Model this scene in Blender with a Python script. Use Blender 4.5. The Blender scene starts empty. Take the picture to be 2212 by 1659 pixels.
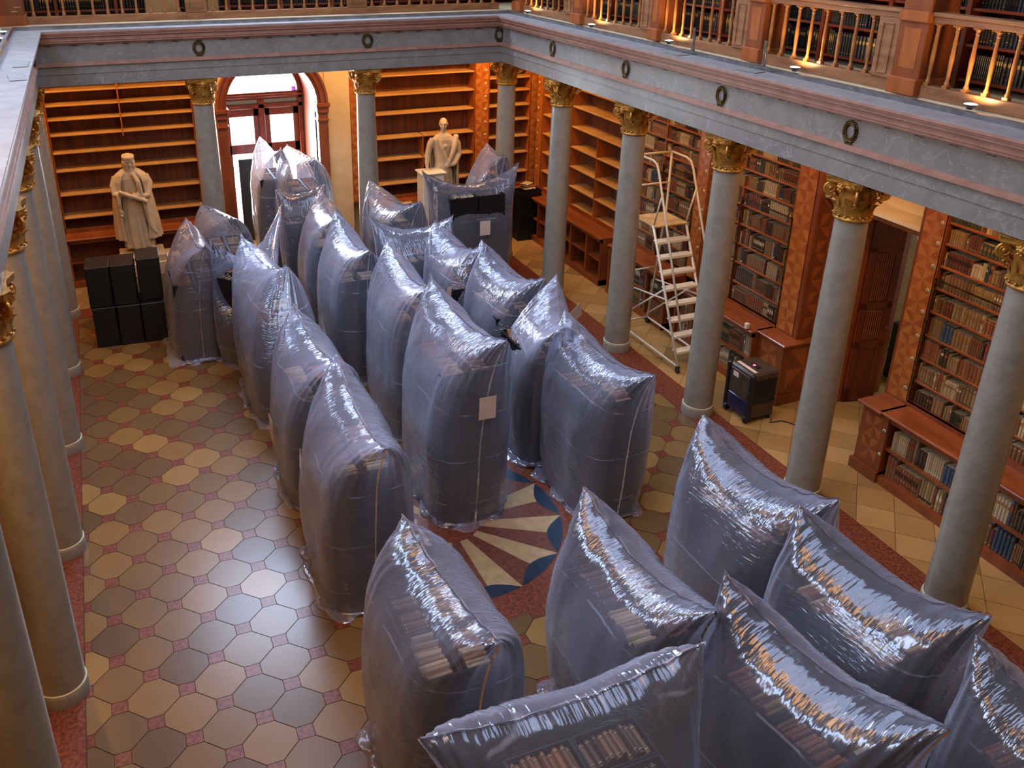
import bpy, math, random
from mathutils import Vector, Matrix, noise
R = random.Random(7)
C = bpy.context.scene.collection
sc = bpy.context.scene
PI = math.pi
cos, sin, rad = math.cos, math.sin, math.radians

# ------------------------------------------------------------------ helpers
class MB:
    def __init__(s): s.v = []; s.f = []; s.m = []
    def add(s, vs, fs, mi=0):
        b = len(s.v); s.v += [tuple(p) for p in vs]
        for f in fs: s.f.append([b + i for i in f]); s.m.append(mi)
        return s
    def box(s, x0, x1, y0, y1, z0, z1, mi=0):
        x0, x1 = min(x0, x1), max(x0, x1); y0, y1 = min(y0, y1), max(y0, y1); z0, z1 = min(z0, z1), max(z0, z1)
        return s.add([(x0,y0,z0),(x1,y0,z0),(x1,y1,z0),(x0,y1,z0),(x0,y0,z1),(x1,y0,z1),(x1,y1,z1),(x0,y1,z1)],
                     [(0,3,2,1),(4,5,6,7),(0,1,5,4),(1,2,6,5),(2,3,7,6),(3,0,4,7)], mi)
    def bbox(s, x0, x1, y0, y1, z0, z1, b=.01, mi=0):          # bevelled box
        x0, x1 = min(x0, x1), max(x0, x1); y0, y1 = min(y0, y1), max(y0, y1); z0, z1 = min(z0, z1), max(z0, z1)
        vs = []
        for z, i in ((z0, b), (z0+b, 0), (z1-b, 0), (z1, b)):
            for x, y in ((x0+b,y0+i),(x1-b,y0+i),(x1-i,y0+b),(x1-i,y1-b),(x1-b,y1-i),(x0+b,y1-i),(x0+i,y1-b),(x0+i,y0+b)): vs.append((x,y,z))
        fs = [tuple(range(7,-1,-1)), tuple(range(24,32))]
        for k in range(3):
            for i in range(8): j = (i+1) % 8; fs.append((k*8+i, k*8+j, k*8+8+j, k*8+8+i))
        return s.add(vs, fs, mi)
    def quad(s, a, b, c, d, mi=0): return s.add([a,b,c,d], [(0,1,2,3)], mi)
    def grid(s, rows, mi=0, cu=False, cap0=False, cap1=False):
        n = len(rows[0]); vs = [p for r in rows for p in r]; fs = []
        for i in range(len(rows)-1):
            for j in range(n if cu else n-1):
                k = (j+1) % n; fs.append((i*n+j, i*n+k, (i+1)*n+k, (i+1)*n+j))
        if cap0: fs.append(tuple(range(n-1,-1,-1)))
        if cap1: fs.append(tuple((len(rows)-1)*n+i for i in range(n)))
        return s.add(vs, fs, mi)
    def lathe(s, prof, c=(0,0,0), n=32, mi=0, cap=True):
        rows = [[(c[0]+r*cos(2*PI*i/n), c[1]+r*sin(2*PI*i/n), c[2]+z) for i in range(n)] for r, z in prof]
        return s.grid(rows, mi, True, cap, cap)
    def tube(s, pts, r, n=8, mi=0, cap=True, closed=False):
        pts = [Vector(p) for p in pts]; rows = []; up = None; N = len(pts)
        for i, p in enumerate(pts):
            if closed: d = pts[(i+1) % N] - pts[i-1]
            else: d = pts[min(i+1, N-1)] - pts[max(i-1, 0)]
            d = d.normalized() if d.length > 1e-9 else Vector((0,0,1))
            if up is None: up = Vector((0,0,1)) if abs(d.z) < .9 else Vector((1,0,0))
            a = d.cross(up).normalized(); up = a.cross(d).normalized()
            rr = r[i] if isinstance(r, (list, tuple)) else r
            rows.append([p + a*rr*cos(2*PI*k/n) + up*rr*sin(2*PI*k/n) for k in range(n)])
        if closed: rows.append(rows[0])
        return s.grid(rows, mi, True, cap and not closed, cap and not closed)
    def ell(s, c, r, n=12, m=8, mi=0, rot=None):
        rows = []
        for i in range(m+1):
            a = -PI/2 + PI*i/m; row = []
            for k in range(n):
                p = Vector((r[0]*cos(a)*cos(2*PI*k/n), r[1]*cos(a)*sin(2*PI*k/n), r[2]*sin(a)))
                if rot: p = rot @ p
                row.append(p + Vector(c))
            rows.append(row)
        return s.grid(rows, mi, True)
    def build(s, name, mats, parent=None, smooth=False, origin=None, local=False):
        me = bpy.data.meshes.new(name)
        o = Vector(origin) if origin is not None else (Vector((0,0,0)) if (parent is None or local) else rootloc(parent))
        me.from_pydata([Vector(p) - o for p in s.v], [], s.f)
        if not isinstance(mats, (list, tuple)): mats = [mats]
        for m in mats: me.materials.append(m)
        if len(mats) > 1: me.polygons.foreach_set('material_index', s.m)
        if smooth: me.polygons.foreach_set('use_smooth', [True]*len(me.polygons))
        me.update()
        ob = bpy.data.objects.new(name, me); C.objects.link(ob)
        if parent is not None: ob.parent = parent
        elif origin is not None: ob.location = o
        if smooth == 'auto': ob.data.set_sharp_from_angle(angle=rad(38))
        return ob
def rootloc(o):
    l = Vector((0,0,0))
    while o is not None: l = l + o.location; o = o.parent
    return l
def tag(o, label=None, cat=None, group=None, kind=None):
    if label: o['label'] = label
    if cat: o['category'] = cat
    if group: o['group'] = group
    if kind: o['kind'] = kind
    return o
def thing(name, label, cat, loc=(0,0,0), group=None, rz=0):
    o = bpy.data.objects.new(name, None); C.objects.link(o); o.location = loc; o.rotation_euler = (0,0,rz); o.empty_display_size = .1
    return tag(o, label, cat, group)
def copy_tree(o, parent=None):
    c = o.copy(); C.objects.link(c); c.parent = parent
    for ch in list(o.children): copy_tree(ch, c)
    return c
ORD = ['topmost','second','third','fourth','fifth','sixth','seventh','eighth','ninth','tenth','eleventh']

# ------------------------------------------------------------------ materials
def newmat(name):
    m = bpy.data.materials.new(name); m.use_nodes = True
    nt = m.node_tree; nt.nodes.clear()
    out = nt.nodes.new('ShaderNodeOutputMaterial'); b = nt.nodes.new('ShaderNodeBsdfPrincipled')
    nt.links.new(b.outputs[0], out.inputs[0]); return m, nt, b, out
def rgb(h):
    if isinstance(h, str):
        c = [int(h[i:i+2], 16)/255 for i in (0,2,4)]
        return tuple((x/12.92 if x <= .04045 else ((x+.055)/1.055)**2.4) for x in c) + (1,)
    return tuple(h) + (1,)
def mat(name, c1, c2=None, scale=4, st=(1,1,1), rough=.5, metal=0, bump=0, detail=5, lo=.35, hi=.65, spec=.5, vein=None, vscale=3, coord='Object', rnd=0, dist=0, bscale=None, coat=0):
    m, nt, b, out = newmat(name); L = nt.links.new; N = nt.nodes.new
    b.inputs['Roughness'].default_value = rough; b.inputs['Metallic'].default_value = metal
    b.inputs['Specular IOR Level'].default_value = spec; b.inputs['Coat Weight'].default_value = coat
    b.inputs['Base Color'].default_value = rgb(c1)
    tc = N('ShaderNodeTexCoord'); mp = N('ShaderNodeMapping'); mp.inputs['Scale'].default_value = st
    L(tc.outputs[coord], mp.inputs[0])
    if c2:
        n = N('ShaderNodeTexNoise'); n.inputs['Scale'].default_value = scale; n.inputs['Detail'].default_value = detail; n.inputs['Distortion'].default_value = dist
        L(mp.outputs[0], n.inputs['Vector'])
        r = N('ShaderNodeValToRGB'); r.color_ramp.elements[0].position = lo; r.color_ramp.elements[1].position = hi
        r.color_ramp.elements[0].color = rgb(c1); r.color_ramp.elements[1].color = rgb(c2)
        L(n.outputs[0], r.inputs[0]); col = r.outputs[0]
        if vein:
            n2 = N('ShaderNodeTexNoise'); n2.inputs['Scale'].default_value = vscale; n2.inputs['Detail'].default_value = 8; n2.inputs['Distortion'].default_value = 1.2
            L(mp.outputs[0], n2.inputs['Vector'])
            r2 = N('ShaderNodeValToRGB'); e = r2.color_ramp.elements; e[0].position = .485; e[0].color = (0,0,0,1); e[1].position = .5; e[1].color = (1,1,1,1)
            e3 = e.new(.515); e3.color = (0,0,0,1)
            L(n2.outputs[0], r2.inputs[0])
            mx = N('ShaderNodeMix'); mx.data_type = 'RGBA'; L(r2.outputs[0], mx.inputs[0]); L(col, mx.inputs[6]); mx.inputs[7].default_value = rgb(vein)
            col = mx.outputs[2]
        if rnd:
            oi = N('ShaderNodeObjectInfo'); mr = N('ShaderNodeMapRange'); mr.inputs[3].default_value = 1-rnd; mr.inputs[4].default_value = 1+rnd
            hs = N('ShaderNodeHueSaturation'); L(oi.outputs['Random'], mr.inputs[0]); L(mr.outputs[0], hs.inputs['Value']); L(col, hs.inputs['Color']); col = hs.outputs[0]
        L(col, b.inputs['Base Color'])
    if bump:
        nb = N('ShaderNodeTexNoise'); nb.inputs['Scale'].default_value = bscale or scale*3; nb.inputs['Detail'].default_value = 6
        L(mp.outputs[0], nb.inputs['Vector'])
        bp = N('ShaderNodeBump'); bp.inputs['Strength'].default_value = bump; bp.inputs['Distance'].default_value = .02
        L(nb.outputs[0], bp.inputs['Height']); L(bp.outputs[0], b.inputs['Normal'])
    return m
def emat(name, col, strength):
    m, nt, b, out = newmat(name)
    b.inputs['Base Color'].default_value = rgb(col); b.inputs['Emission Color'].default_value = rgb(col); b.inputs['Emission Strength'].default_value = strength
    return m

M = {}
M['marble'] = mat('grey_marble', (.31,.275,.215), (.235,.21,.165), 5, rough=.28, lo=.3, hi=.7, vein='968f82', vscale=3.5, bump=.08, dist=.6)
M['marble2'] = mat('grey_beam_marble', (.24,.22,.19), (.18,.165,.145), 3.2, rough=.34, lo=.3, hi=.7, vein=(.29,.27,.24), vscale=2.6, dist=.8)
M['pink'] = mat('pink_moulding_marble', (.38,.20,.14), (.30,.15,.10), 6, rough=.45)
M['dust'] = mat('dusty_ledge', (.30,.28,.26), (.24,.22,.21), 5, rough=.8)
M['redm'] = mat('red_marble', '804630', '602e1e', 26, rough=.3, lo=.4, hi=.6, detail=4)
M['gold'] = mat('gilt', 'd09a44', 'a06c26', 9, rough=.38, metal=.55, bump=.3, bscale=40)
M['bronze'] = mat('bronze', '6e5528', '3c2c14', 14, rough=.4, metal=.8, bump=.3)
M['tile'] = [mat('tile_tone_%d' % i, a, b_, 3, rough=.27, lo=.2, hi=.8, bump=.02) for i, (a, b_) in enumerate((((.235,.135,.043),(.205,.115,.036)),((.185,.107,.036),(.16,.09,.03)),((.145,.085,.033),(.125,.072,.028)),((.125,.07,.028),(.108,.06,.024)),((.30,.18,.056),(.26,.15,.047))))]
M['grout'] = mat('grout', '4f3a26', '3e2c1c', 20, rough=.9)
M['slab'] = [mat('slab_tone_%d' % i, a, b_, 3, rough=.3, lo=.2, hi=.8) for i, (a, b_) in enumerate((('b08e58','a3824e'),('a17f4b','957544'),('907244','85683d')))]
M['blue'] = mat('dark_blue_stone', '22364c', '1a2a3a', 10, rough=.3)
M['sand'] = mat('sand_stone', 'b39a72', 'a48a62', 8, rough=.35)
M['plum'] = mat('plum_marble', '764636', '5c3226', 18, rough=.35)
W3 = dict(rough=.32, coat=.15)
M['wood'] = mat('cherry_wood', 'aa602c', '8c481e', 5, (1,1,.25), lo=.3, hi=.7, dist=.5, bump=.03, **W3)
M['wood2'] = mat('cherry_wood_light', 'ba7638', 'a06028', 6, (1,1,.2), lo=.3, hi=.7, dist=.6, **W3)
M['wood3'] = mat('cherry_wood_dark', '7c3214', '5a220e', 5, (1,1,.25), lo=.3, hi=.7, **W3)
M['woodr'] = mat('red_brown_wood', '8c4a22', '703618', 5, (1,1,.25), lo=.3, hi=.7, **W3)
M['counter'] = mat('counter_wood', '96522a', '7c401e', 6, (1,.25,1), rough=.28, coat=.2)
M['plank'] = mat('back_planks', '7c4422', '58301a', 3.2, (3.5,3.5,.12), rough=.65, lo=.35, hi=.65, detail=2)
M['shelf'] = mat('shelf_board', 'c79a5c', 'b08046', 4, (.4,.4,2), rough=.5, lo=.3, hi=.7)
M['shelfr'] = mat('shelf_board_red', '9a5424', '7c3c18', 5, (.3,.3,2), rough=.45)
M['balw'] = mat('walnut_rail', '9a6a42', '7c5030', 6, (.4,.4,2), rough=.4)
M['baluster'] = mat('baluster_wood', 'a86e38', '8a5428', 5, rough=.35)
M['ivory'] = mat('ivory_disc', 'cfc6a0', 'bdb38c', 12, rough=.5)
M['ink'] = mat('black_ink', '15120f', rough=.6)
M['plaster'] = mat('cream_plaster', 'd9c49c', 'cdb68c', 3, rough=.85)
M['statue'] = mat('aged_statue_marble', 'cdb690', 'bca37c', 4, rough=.5, bump=.1)
M['statue2'] = mat('yellow_ochre_plinth', '9c8452', '7c6438', 6, rough=.7)
M['white'] = mat('white_paint', 'e6dcc2', 'dad0b4', 8, rough=.4)
M['cratem'] = mat('black_plastic', '14141a', '0f0f14', 8, rough=.45)
M['crateb'] = mat('dark_box_in_bag', '1b1a1e', '131216', 8, rough=.6)
M['pages'] = mat('book_pages', 'cdb88e', 'b39c70', 30, rough=.9)
M['paper'] = mat('paper_label', 'dcc6b4', 'd2baa6', 6, rough=.8)
M['dh'] = mat('dark_grey_metal', '4a3c2e', '3e3226', 8, rough=.4)
M['dhb'] = mat('black_rubber', '1a1a1e', '131316', 8, rough=.45)
M['dhs'] = mat('smoked_tank', '2c2c48', '20203a', 8, rough=.2)
M['steel'] = mat('brushed_steel', 'a8a8a8', '8a8a8a', 9, rough=.25, metal=.9)
M['lampglow'] = emat('lamp_glow', 'ffd9a0', 38)
M['led'] = emat('red_led', 'ff4a5a', 6)
M['glassglow'] = emat('daylight_glow_glass', 'f6faff', 9)  # panes emit the outdoor brightness themselves, daylight painted in as glow
M['glassp'] = emat('purple_glass', 'a050c8', 1.6)  # emission painted in so the purple pieces look lit through
M['cables'] = mat('black_cable', '241c16', rough=.6)
BK = [((.24,.12,.055),(.18,.09,.04),'brown leather'),((.34,.21,.10),(.27,.16,.075),'tan leather'),((.55,.43,.24),(.46,.35,.19),'cream vellum'),((.085,.045,.028),(.065,.034,.02),'dark brown'),((.17,.055,.03),(.13,.042,.024),'oxblood'),
      ((.065,.08,.04),(.05,.06,.03),'dark green'),((.05,.085,.13),(.038,.065,.10),'dull blue'),((.62,.50,.31),(.52,.41,.25),'pale parchment'),((.33,.13,.05),(.26,.10,.04),'russet leather'),((.13,.095,.06),(.10,.07,.045),'grey brown'),((.21,.075,.06),(.16,.058,.045),'maroon cloth'),((.38,.27,.12),(.30,.21,.09),'olive tan')]
M['bk'] = [mat('book_cover_%d' % i, a, b_, 30, rough=.55, rnd=.25, bump=.1) for i, (a, b_, c) in enumerate(BK)]
M['patch'] = [mat('spine_patch_red', 'a03c28'), mat('spine_patch_cream', 'd8caa4'), mat('spine_patch_dark', '1e1a16'), mat('spine_gold', 'a8823c', metal=.4)]
M['dkbook'] = [mat('black_book_%d' % i, a, b_, 25, rough=.4) for i, (a, b_) in enumerate((('1a1612','12100e'),('26211c','1c1814'),('2c2018','201712'),('1a1e22','14181c')))]

def film_mat(name, haze=.16, tint=(.76,.80,1.0), wave=48, gl=1.25, rough=.12, edge=.92):
    m = bpy.data.materials.new(name); m.use_nodes = True; nt = m.node_tree; nt.nodes.clear(); N = nt.nodes.new; L = nt.links.new
    out = N('ShaderNodeOutputMaterial'); tr = N('ShaderNodeBsdfTransparent'); tr.inputs[0].default_value = (.9,.92,.97,1)
    df = N('ShaderNodeBsdfDiffuse'); df.inputs[0].default_value = (*tint,1); tl = N('ShaderNodeBsdfTranslucent'); tl.inputs[0].default_value = (*tint,1)
    hz = N('ShaderNodeMixShader'); hz.inputs[0].default_value = .45; L(df.outputs[0], hz.inputs[1]); L(tl.outputs[0], hz.inputs[2])
    gs = N('ShaderNodeBsdfGlossy'); gs.inputs['Roughness'].default_value = rough; gs.inputs[0].default_value = (.93,.95,1,1)
    lw = N('ShaderNodeLayerWeight'); lw.inputs[0].default_value = .5
    tc = N('ShaderNodeTexCoord')
    # cross wrinkles that run down from the seam (along u = object X), modulated by noise
    mp = N('ShaderNodeMapping'); mp.inputs['Scale'].default_value = (1,.12,.25); L(tc.outputs['Object'], mp.inputs[0])
    wv = N('ShaderNodeTexNoise'); wv.inputs['Scale'].default_value = wave; wv.inputs['Detail'].default_value = 1.5; L(mp.outputs[0], wv.inputs[0])
    mp2 = N('ShaderNodeMapping'); mp2.inputs['Scale'].default_value = (.12,.12,1); L(tc.outputs['Object'], mp2.inputs[0])
    wh = N('ShaderNodeTexNoise'); wh.inputs['Scale'].default_value = 60; wh.inputs['Detail'].default_value = 1.5; L(mp2.outputs[0], wh.inputs[0])
    big = N('ShaderNodeTexNoise'); big.inputs['Scale'].default_value = 4; big.inputs['Detail'].default_value = 2; L(tc.outputs['Object'], big.inputs[0])
    sx = N('ShaderNodeSeparateXYZ'); L(tc.outputs['Object'], sx.inputs[0])
    zr = N('ShaderNodeMapRange'); zr.inputs[1].default_value = 1.45; zr.inputs[2].default_value = 1.8; L(sx.outputs[2], zr.inputs[0])
    mxh = N('ShaderNodeMix'); L(zr.outputs[0], mxh.inputs[0]); L(wh.outputs[0], mxh.inputs[2]); L(wv.outputs[0], mxh.inputs[3])
    ad = N('ShaderNodeMath'); ad.operation = 'MULTIPLY_ADD'; L(big.outputs[0], ad.inputs[0]); ad.inputs[1].default_value = 1.6; L(mxh.outputs[0], ad.inputs[2])
    bp = N('ShaderNodeBump'); bp.inputs['Strength'].default_value = .6; bp.inputs['Distance'].default_value = .02; L(ad.outputs[0], bp.inputs['Height'])
    L(bp.outputs[0], gs.inputs['Normal'])
    # haze amount: thin face-on, dense at grazing angle
    pw = N('ShaderNodeMath'); pw.operation = 'POWER'; L(lw.outputs['Facing'], pw.inputs[0]); pw.inputs[1].default_value = 2.2
    fm = N('ShaderNodeMath'); fm.operation = 'MULTIPLY_ADD'; L(pw.outputs[0], fm.inputs[0]); fm.inputs[1].default_value = edge; fm.inputs[2].default_value = haze
    # pale horizontal crease lines at the crate heights
    wz = N('ShaderNodeTexWave'); wz.wave_type = 'BANDS'; wz.bands_direction = 'Z'; wz.inputs['Scale'].default_value = .47; wz.inputs['Distortion'].default_value = .5; wz.inputs['Detail'].default_value = 2; wz.inputs['Detail Scale'].default_value = 1.2
    L(tc.outputs['Object'], wz.inputs[0])
    cr = N('ShaderNodeMapRange'); cr.inputs[1].default_value = .9965; cr.inputs[2].default_value = 1; L(wz.outputs['Fac'], cr.inputs[0]); crn = N('ShaderNodeMapRange'); crn.inputs[1].default_value = .42; crn.inputs[2].default_value = .62; crn.inputs[4].default_value = .34; L(big.outputs[0], crn.inputs[0]); L(crn.outputs[0], cr.inputs[4])
    fa = N('ShaderNodeMath'); fa.operation = 'ADD'; fa.use_clamp = True; L(fm.outputs[0], fa.inputs[0]); L(cr.outputs[0], fa.inputs[1])
    m1 = N('ShaderNodeMixShader'); L(fa.outputs[0], m1.inputs[0]); L(tr.outputs[0], m1.inputs[1]); L(hz.outputs[0], m1.inputs[2])
    fr = N('ShaderNodeFresnel'); fr.inputs[0].default_value = 1.5; L(bp.outputs[0], fr.inputs['Normal'])
    fg = N('ShaderNodeMath'); fg.operation = 'MULTIPLY_ADD'; fg.use_clamp = True; L(fr.outputs[0], fg.inputs[0]); fg.inputs[1].default_value = .9*gl; fg.inputs[2].default_value = .045*gl
    m2 = N('ShaderNodeMixShader'); L(fg.outputs[0], m2.inputs[0]); L(m1.outputs[0], m2.inputs[1]); L(gs.outputs[0], m2.inputs[2])
    L(m2.outputs[0], out.inputs[0]); return m
M['film'] = film_mat('milky_plastic_film')
M['filmc'] = film_mat('clear_plastic_film', haze=.15, edge=.85, gl=1.05, rough=.13, wave=30)
M['seam'] = film_mat('seam_film', haze=.62, tint=(.66,.6,.62), gl=1.2)

# ------------------------------------------------------------------ camera
cam = bpy.data.cameras.new('camera'); co = bpy.data.objects.new('camera', cam); C.objects.link(co); sc.camera = co
ca, cb, cc = -0.3769914949, 1.170891346, 0.0047375849
Rm = Matrix.Rotation(ca, 3, 'Z') @ Matrix.Rotation(cb, 3, 'X') @ Matrix.Rotation(cc, 3, 'Z')
co.matrix_world = Matrix.Translation((1.13310, -10.77068, 7.16520)) @ Rm.to_4x4()
cam.lens = 1930.088*36/2212; cam.sensor_width = 36; cam.shift_x = 126.88/2212; cam.shift_y = -194.48/2212
cam.clip_end = 200

# ------------------------------------------------------------------ grid warp of the measured room (tile units -> metres)
def W(x, y, z=0):
    x, y, z = x/10, y/10, z/10
    return (3.5*(x + .00675513*(x-1.3)**2 - .01896288*(x-1.3)**3), 3.5*(y*(1-.06013673) + .01591867*y*y - .00203295*y**3), 3.5*(z*(1-.04297391) + .00337266*z*z))
CX = [-.01, 2.95, 6.12, 9.22]
CY = [-7.75, -5.42, -3.13, -.79, 1.64, 4.15, 6.64]

# ------------------------------------------------------------------ floor
def clip_poly(P, x0, x1, y0, y1):
    for ax, lim, sg in ((0,x0,1),(0,x1,-1),(1,y0,1),(1,y1,-1)):
        Q = []
        for i in range(len(P)):
            a, b = P[i-1], P[i]; da = sg*(a[ax]-lim); db = sg*(b[ax]-lim)
            if (da >= 0) != (db >= 0):
                t = da/(da-db); Q.append((a[0]+t*(b[0]-a[0]), a[1]+t*(b[1]-a[1])))
            if db >= 0: Q.append(b)
        P = Q
        if len(P) < 3: return []
    return P
fl = MB()
fl.quad((-4,-14,-.006),(16,-14,-.006),(16,12,-.006),(-4,12,-.006), 5)
s_ = .232; g_ = .012
for i in range(-1, 28):
    for j in range(-36, 21):
        if (i+j) % 2 == 0: P = [(i-s_,j-s_),(i+s_,j-s_),(i+s_,j+s_),(i-s_,j+s_)]; mi = 6
        else:
            q = s_+g_; e = 1-s_-g_*1.6
            P = [(i-e,j-q+g_),(i-q+g_,j-e),(i+q-g_,j-e),(i+e,j-q+g_),(i+e,j+q-g_),(i+q-g_,j+e),(i-q+g_,j+e),(i-e,j+q-g_)]
            mi = R.choice((0,0,1,1,1,2,2,3,4)) if i < 14 else R.choice((0,4,0,1,1,2))
        P = clip_poly(P, .02, 25.98, -35, 18.98)
        if len(P) > 2: fl.add([W(*p) for p in P], [tuple(range(len(P)))], mi)
z1 = .0
def strip(x0,x1,y0,y1,mi=6): fl.quad((x0,y0,z1),(x1,y0,z1),(x1,y1,z1),(x0,y1,z1),mi)
xi0, xi1, yi1 = W(0,0)[0], W(26,0)[0], W(0,19)[1]
strip(-.24, xi0-.004, -12, 6.88); strip(xi1+.004, 9.47, -12, 6.88); strip(xi0, xi1, yi1+.004, 6.88)
# aisles: large diagonal slabs
def slabs(x0,x1,y0,y1,p=.46):
    h = p/math.sqrt(2)
    for a in range(int((x0)/h)-2, int((x1)/h)+3):
        for b in range(int((y0)/h)-2, int((y1)/h)+3):
            if (a+b) % 2: continue
            q = h-.004; P = clip_poly([(a*h-q,b*h),(a*h,b*h-q),(a*h+q,b*h),(a*h,b*h+q)], x0,x1,y0,y1)
            if len(P) > 2: fl.add([(x,y,0) for x,y in P], [tuple(range(len(P)))], 7+R.choice((0,0,1,1,2)))
slabs(9.474, 14.8, -11, 9); slabs(-2.6,-.244,-12,9); slabs(-.244,9.474,6.884,9.9)
# rosette
rc = (4.55,-2.0)
def ring(r0,r1,a0,a1,mi,z=.003,n=6):
    for k in range(n):
        t0 = a0+(a1-a0)*k/n; t1 = a0+(a1-a0)*(k+1)/n
        P = [(rc[0]+r*cos(t), rc[1]+r*sin(t), z) for r,t in ((r0,t0),(r1,t0),(r1,t1),(r0,t1))]
        fl.add(P, [(0,1,2,3)], mi)
ring(1.46,1.84,0,2*PI,6,.0016,72); ring(.001,.40,0,2*PI,6,.0032,32)
for k in range(12):
    a = rad(30*k+15)
    ring(.38,1.46,a,a+rad(15),11,.0024,4); ring(.38,1.46,a+rad(15),a+rad(30),12,.0024,4)
    n = 12; c0 = a+rad(15); P = []; Q = []
    for q in range(n+1):
        t = -1+2*q/n; an = c0+t*rad(14.6)
        P.append((rc[0]+1.462*cos(an), rc[1]+1.462*sin(an), .004))
        rr = 1.462-.2*(1-t*t); Q.append((rc[0]+rr*cos(an), rc[1]+rr*sin(an), .004))
    fl.grid([Q,P], 10)
tag(fl.build('floor', M['tile']+[M['grout'],M['redm']]+M['slab']+[M['blue'],M['plum'],M['sand']]), kind='structure')

# ------------------------------------------------------------------ columns (fluted gilt capital, grey shaft)
def leaf(mb, ang, z0, h, w, r0, out, mi=0, c=(0,0)):
    rows = []
    for i in range(7):
        t = i/6; z = z0+h*t - (h*.16*max(0,t-.75)*4 if t > .75 else 0)
        rr = r0+.012+out*t**3; ww = w*(.55+.75*t-1.15*t**4)
        row = []
        for k in range(7):
            q = -1+k/3; d = .012*(1-abs(q)) + .008*(k % 2)
            x = rr+d; y = ww*q
            row.append((c[0]+x*cos(ang)-y*sin(ang), c[1]+x*sin(ang)+y*cos(ang), z))
        rows.append(row)
    mb.grid(rows, mi)
def make_column():
    root = thing('column', 'x', 'column'); root.scale = (1,1,1)
    b = MB(); b.lathe([(.245,0),(.245,.13),(.238,.145),(.23,.15)], n=40); b.build('base', M['marble'], root, 'auto', local=True)
    b = MB(); b.lathe([(.238,.15),(.238,.162),(.228,.167)], n=40); b.build('base_ring', M['ivory'], root, 'auto', local=True)
    b = MB(); b.lathe([(.224, .165) if k == 0 else (.222-.034*(k/10)**1.4, .165+(3.75)*k/10) for k in range(11)], n=40); b.build('shaft', M['marble'], root, 'auto', local=True)
    cap = MB(); z = 3.90
    cap.lathe([(.215,z),(.235,z+.012),(.235,z+.035),(.218,z+.045),(.2,z+.06),(.2,z+.3),(.225,z+.38),(.26,z+.42)], n=32)
    for k in range(8): leaf(cap, 2*PI*k/8, z+.05, .17, .07, .2, .06)
    for k in range(8): leaf(cap, 2*PI*(k+.5)/8, z+.07, .27, .065, .2, .085)
    for k in range(16): cap.ell((.235*cos(2*PI*k/16),.235*sin(2*PI*k/16),z+.062), (.018,.018,.018), 6, 4)
    capo = cap.build('capital', M['gold'], root, True, local=True); capo.scale = (.92,.92,1)
    for k in range(4):
        a = PI/4+PI/2*k; v = MB(); pts = []; rr = []
        for i in range(34):
            t = i/33; an = -PI/2+t*PI*4.6; r = .075*(1-t*.78)
            pts.append((.315+r*cos(an), 0, z+.34+r*sin(an))); rr.append(.020-.009*t)
        pts = [(.2,0,z+.22),(.25,0,z+.245)]+pts; rr = [.016,.018]+rr
        v.tube([(p[0]*cos(a)-p[1]*sin(a), p[0]*sin(a)+p[1]*cos(a), p[2]) for p in pts], rr, 8)
        v.ell((.315*cos(a),.315*sin(a),z+.34), (.028,.028,.028), 8, 6); v.ell((.295*cos(a),.295*sin(a),z+.235), (.024,.024,.026), 8, 6)
        v.build('volute', M['gold'], capo, True, local=True)
    for k in range(4):
        a = PI/2*k; v = MB(); v.ell((.262*cos(a),.262*sin(a),z+.40), (.045,.045,.045), 10, 6)
        for q in range(6): v.ell(((.285)*cos(a)-.04*cos(q)*sin(a), .285*sin(a)+.04*cos(q)*cos(a), z+.40+.04*sin(q)), (.018,.018,.018), 6, 4)
        v.build('rosette', M['gold'], capo, True, local=True)
    ab = MB(); rows = []
    for zz, e in ((z+.415,.0),(z+.435,.02),(z+.47,.02),(z+.49,.035)):
        P = []
        for k in range(4):
            a = PI/2*k
            for t in (-1,-.93,-.6,-.3,0,.3,.6,.93):
                y = t*.26; x = .215+.075*abs(t)**2+e
                if t in (-1,): x = .26+e; y = -.23-e*.5
                P.append((x*cos(a)-y*sin(a), x*sin(a)+y*cos(a), zz))
        rows.append(P)
    ab.grid(rows, 0, True, True, True); ab.build('abacus', M['gold'], root, 'auto', local=True).scale = (.92,.92,1)
    return root
proto = make_column(); first = True
def place_col(x, y, label):
    global first
    o = proto if first else copy_tree(proto); first = False
    o.location = (x, y, 0); tag(o, label, 'column', 'grey marble columns of the colonnade'); return o
cl = 'grey marble column with gilt Corinthian capital, '
for k, (i, t) in enumerate(((5,'in the far right corner of the colonnade'),(4,'behind the hooded bags, left of the rolling ladder'),)):
    pass
RL = {6:'at the far right corner where the two beams meet', 5:'right side, between the far corner and the ladder', 4:'standing just left of the white rolling ladder', 3:'right of the rolling ladder, in front of the dehumidifier', 2:'in front of the carved door opening', 1:'nearest on the right, cut by the frame edge', 0:'right row, nearest the gallery end'}
LL = {6:'at the far left corner beside the empty bookcase', 5:'left row, behind the black crate stack', 4:'left row, third from the near end of the floor strip', 3:'left row, second from the near end with base in view', 2:'left row, nearest one with its whole base in view', 1:'lower left corner, its base cut off by the frame'}
for i in range(1,7):
    place_col(CX[3], CY[i], cl+RL[i]); place_col(CX[0], CY[i], cl+LL[i])
place_col(CX[1], CY[6], cl+'immediately left of the arched door'); place_col(CX[2], CY[6], cl+'immediately right of the arched door')

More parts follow.
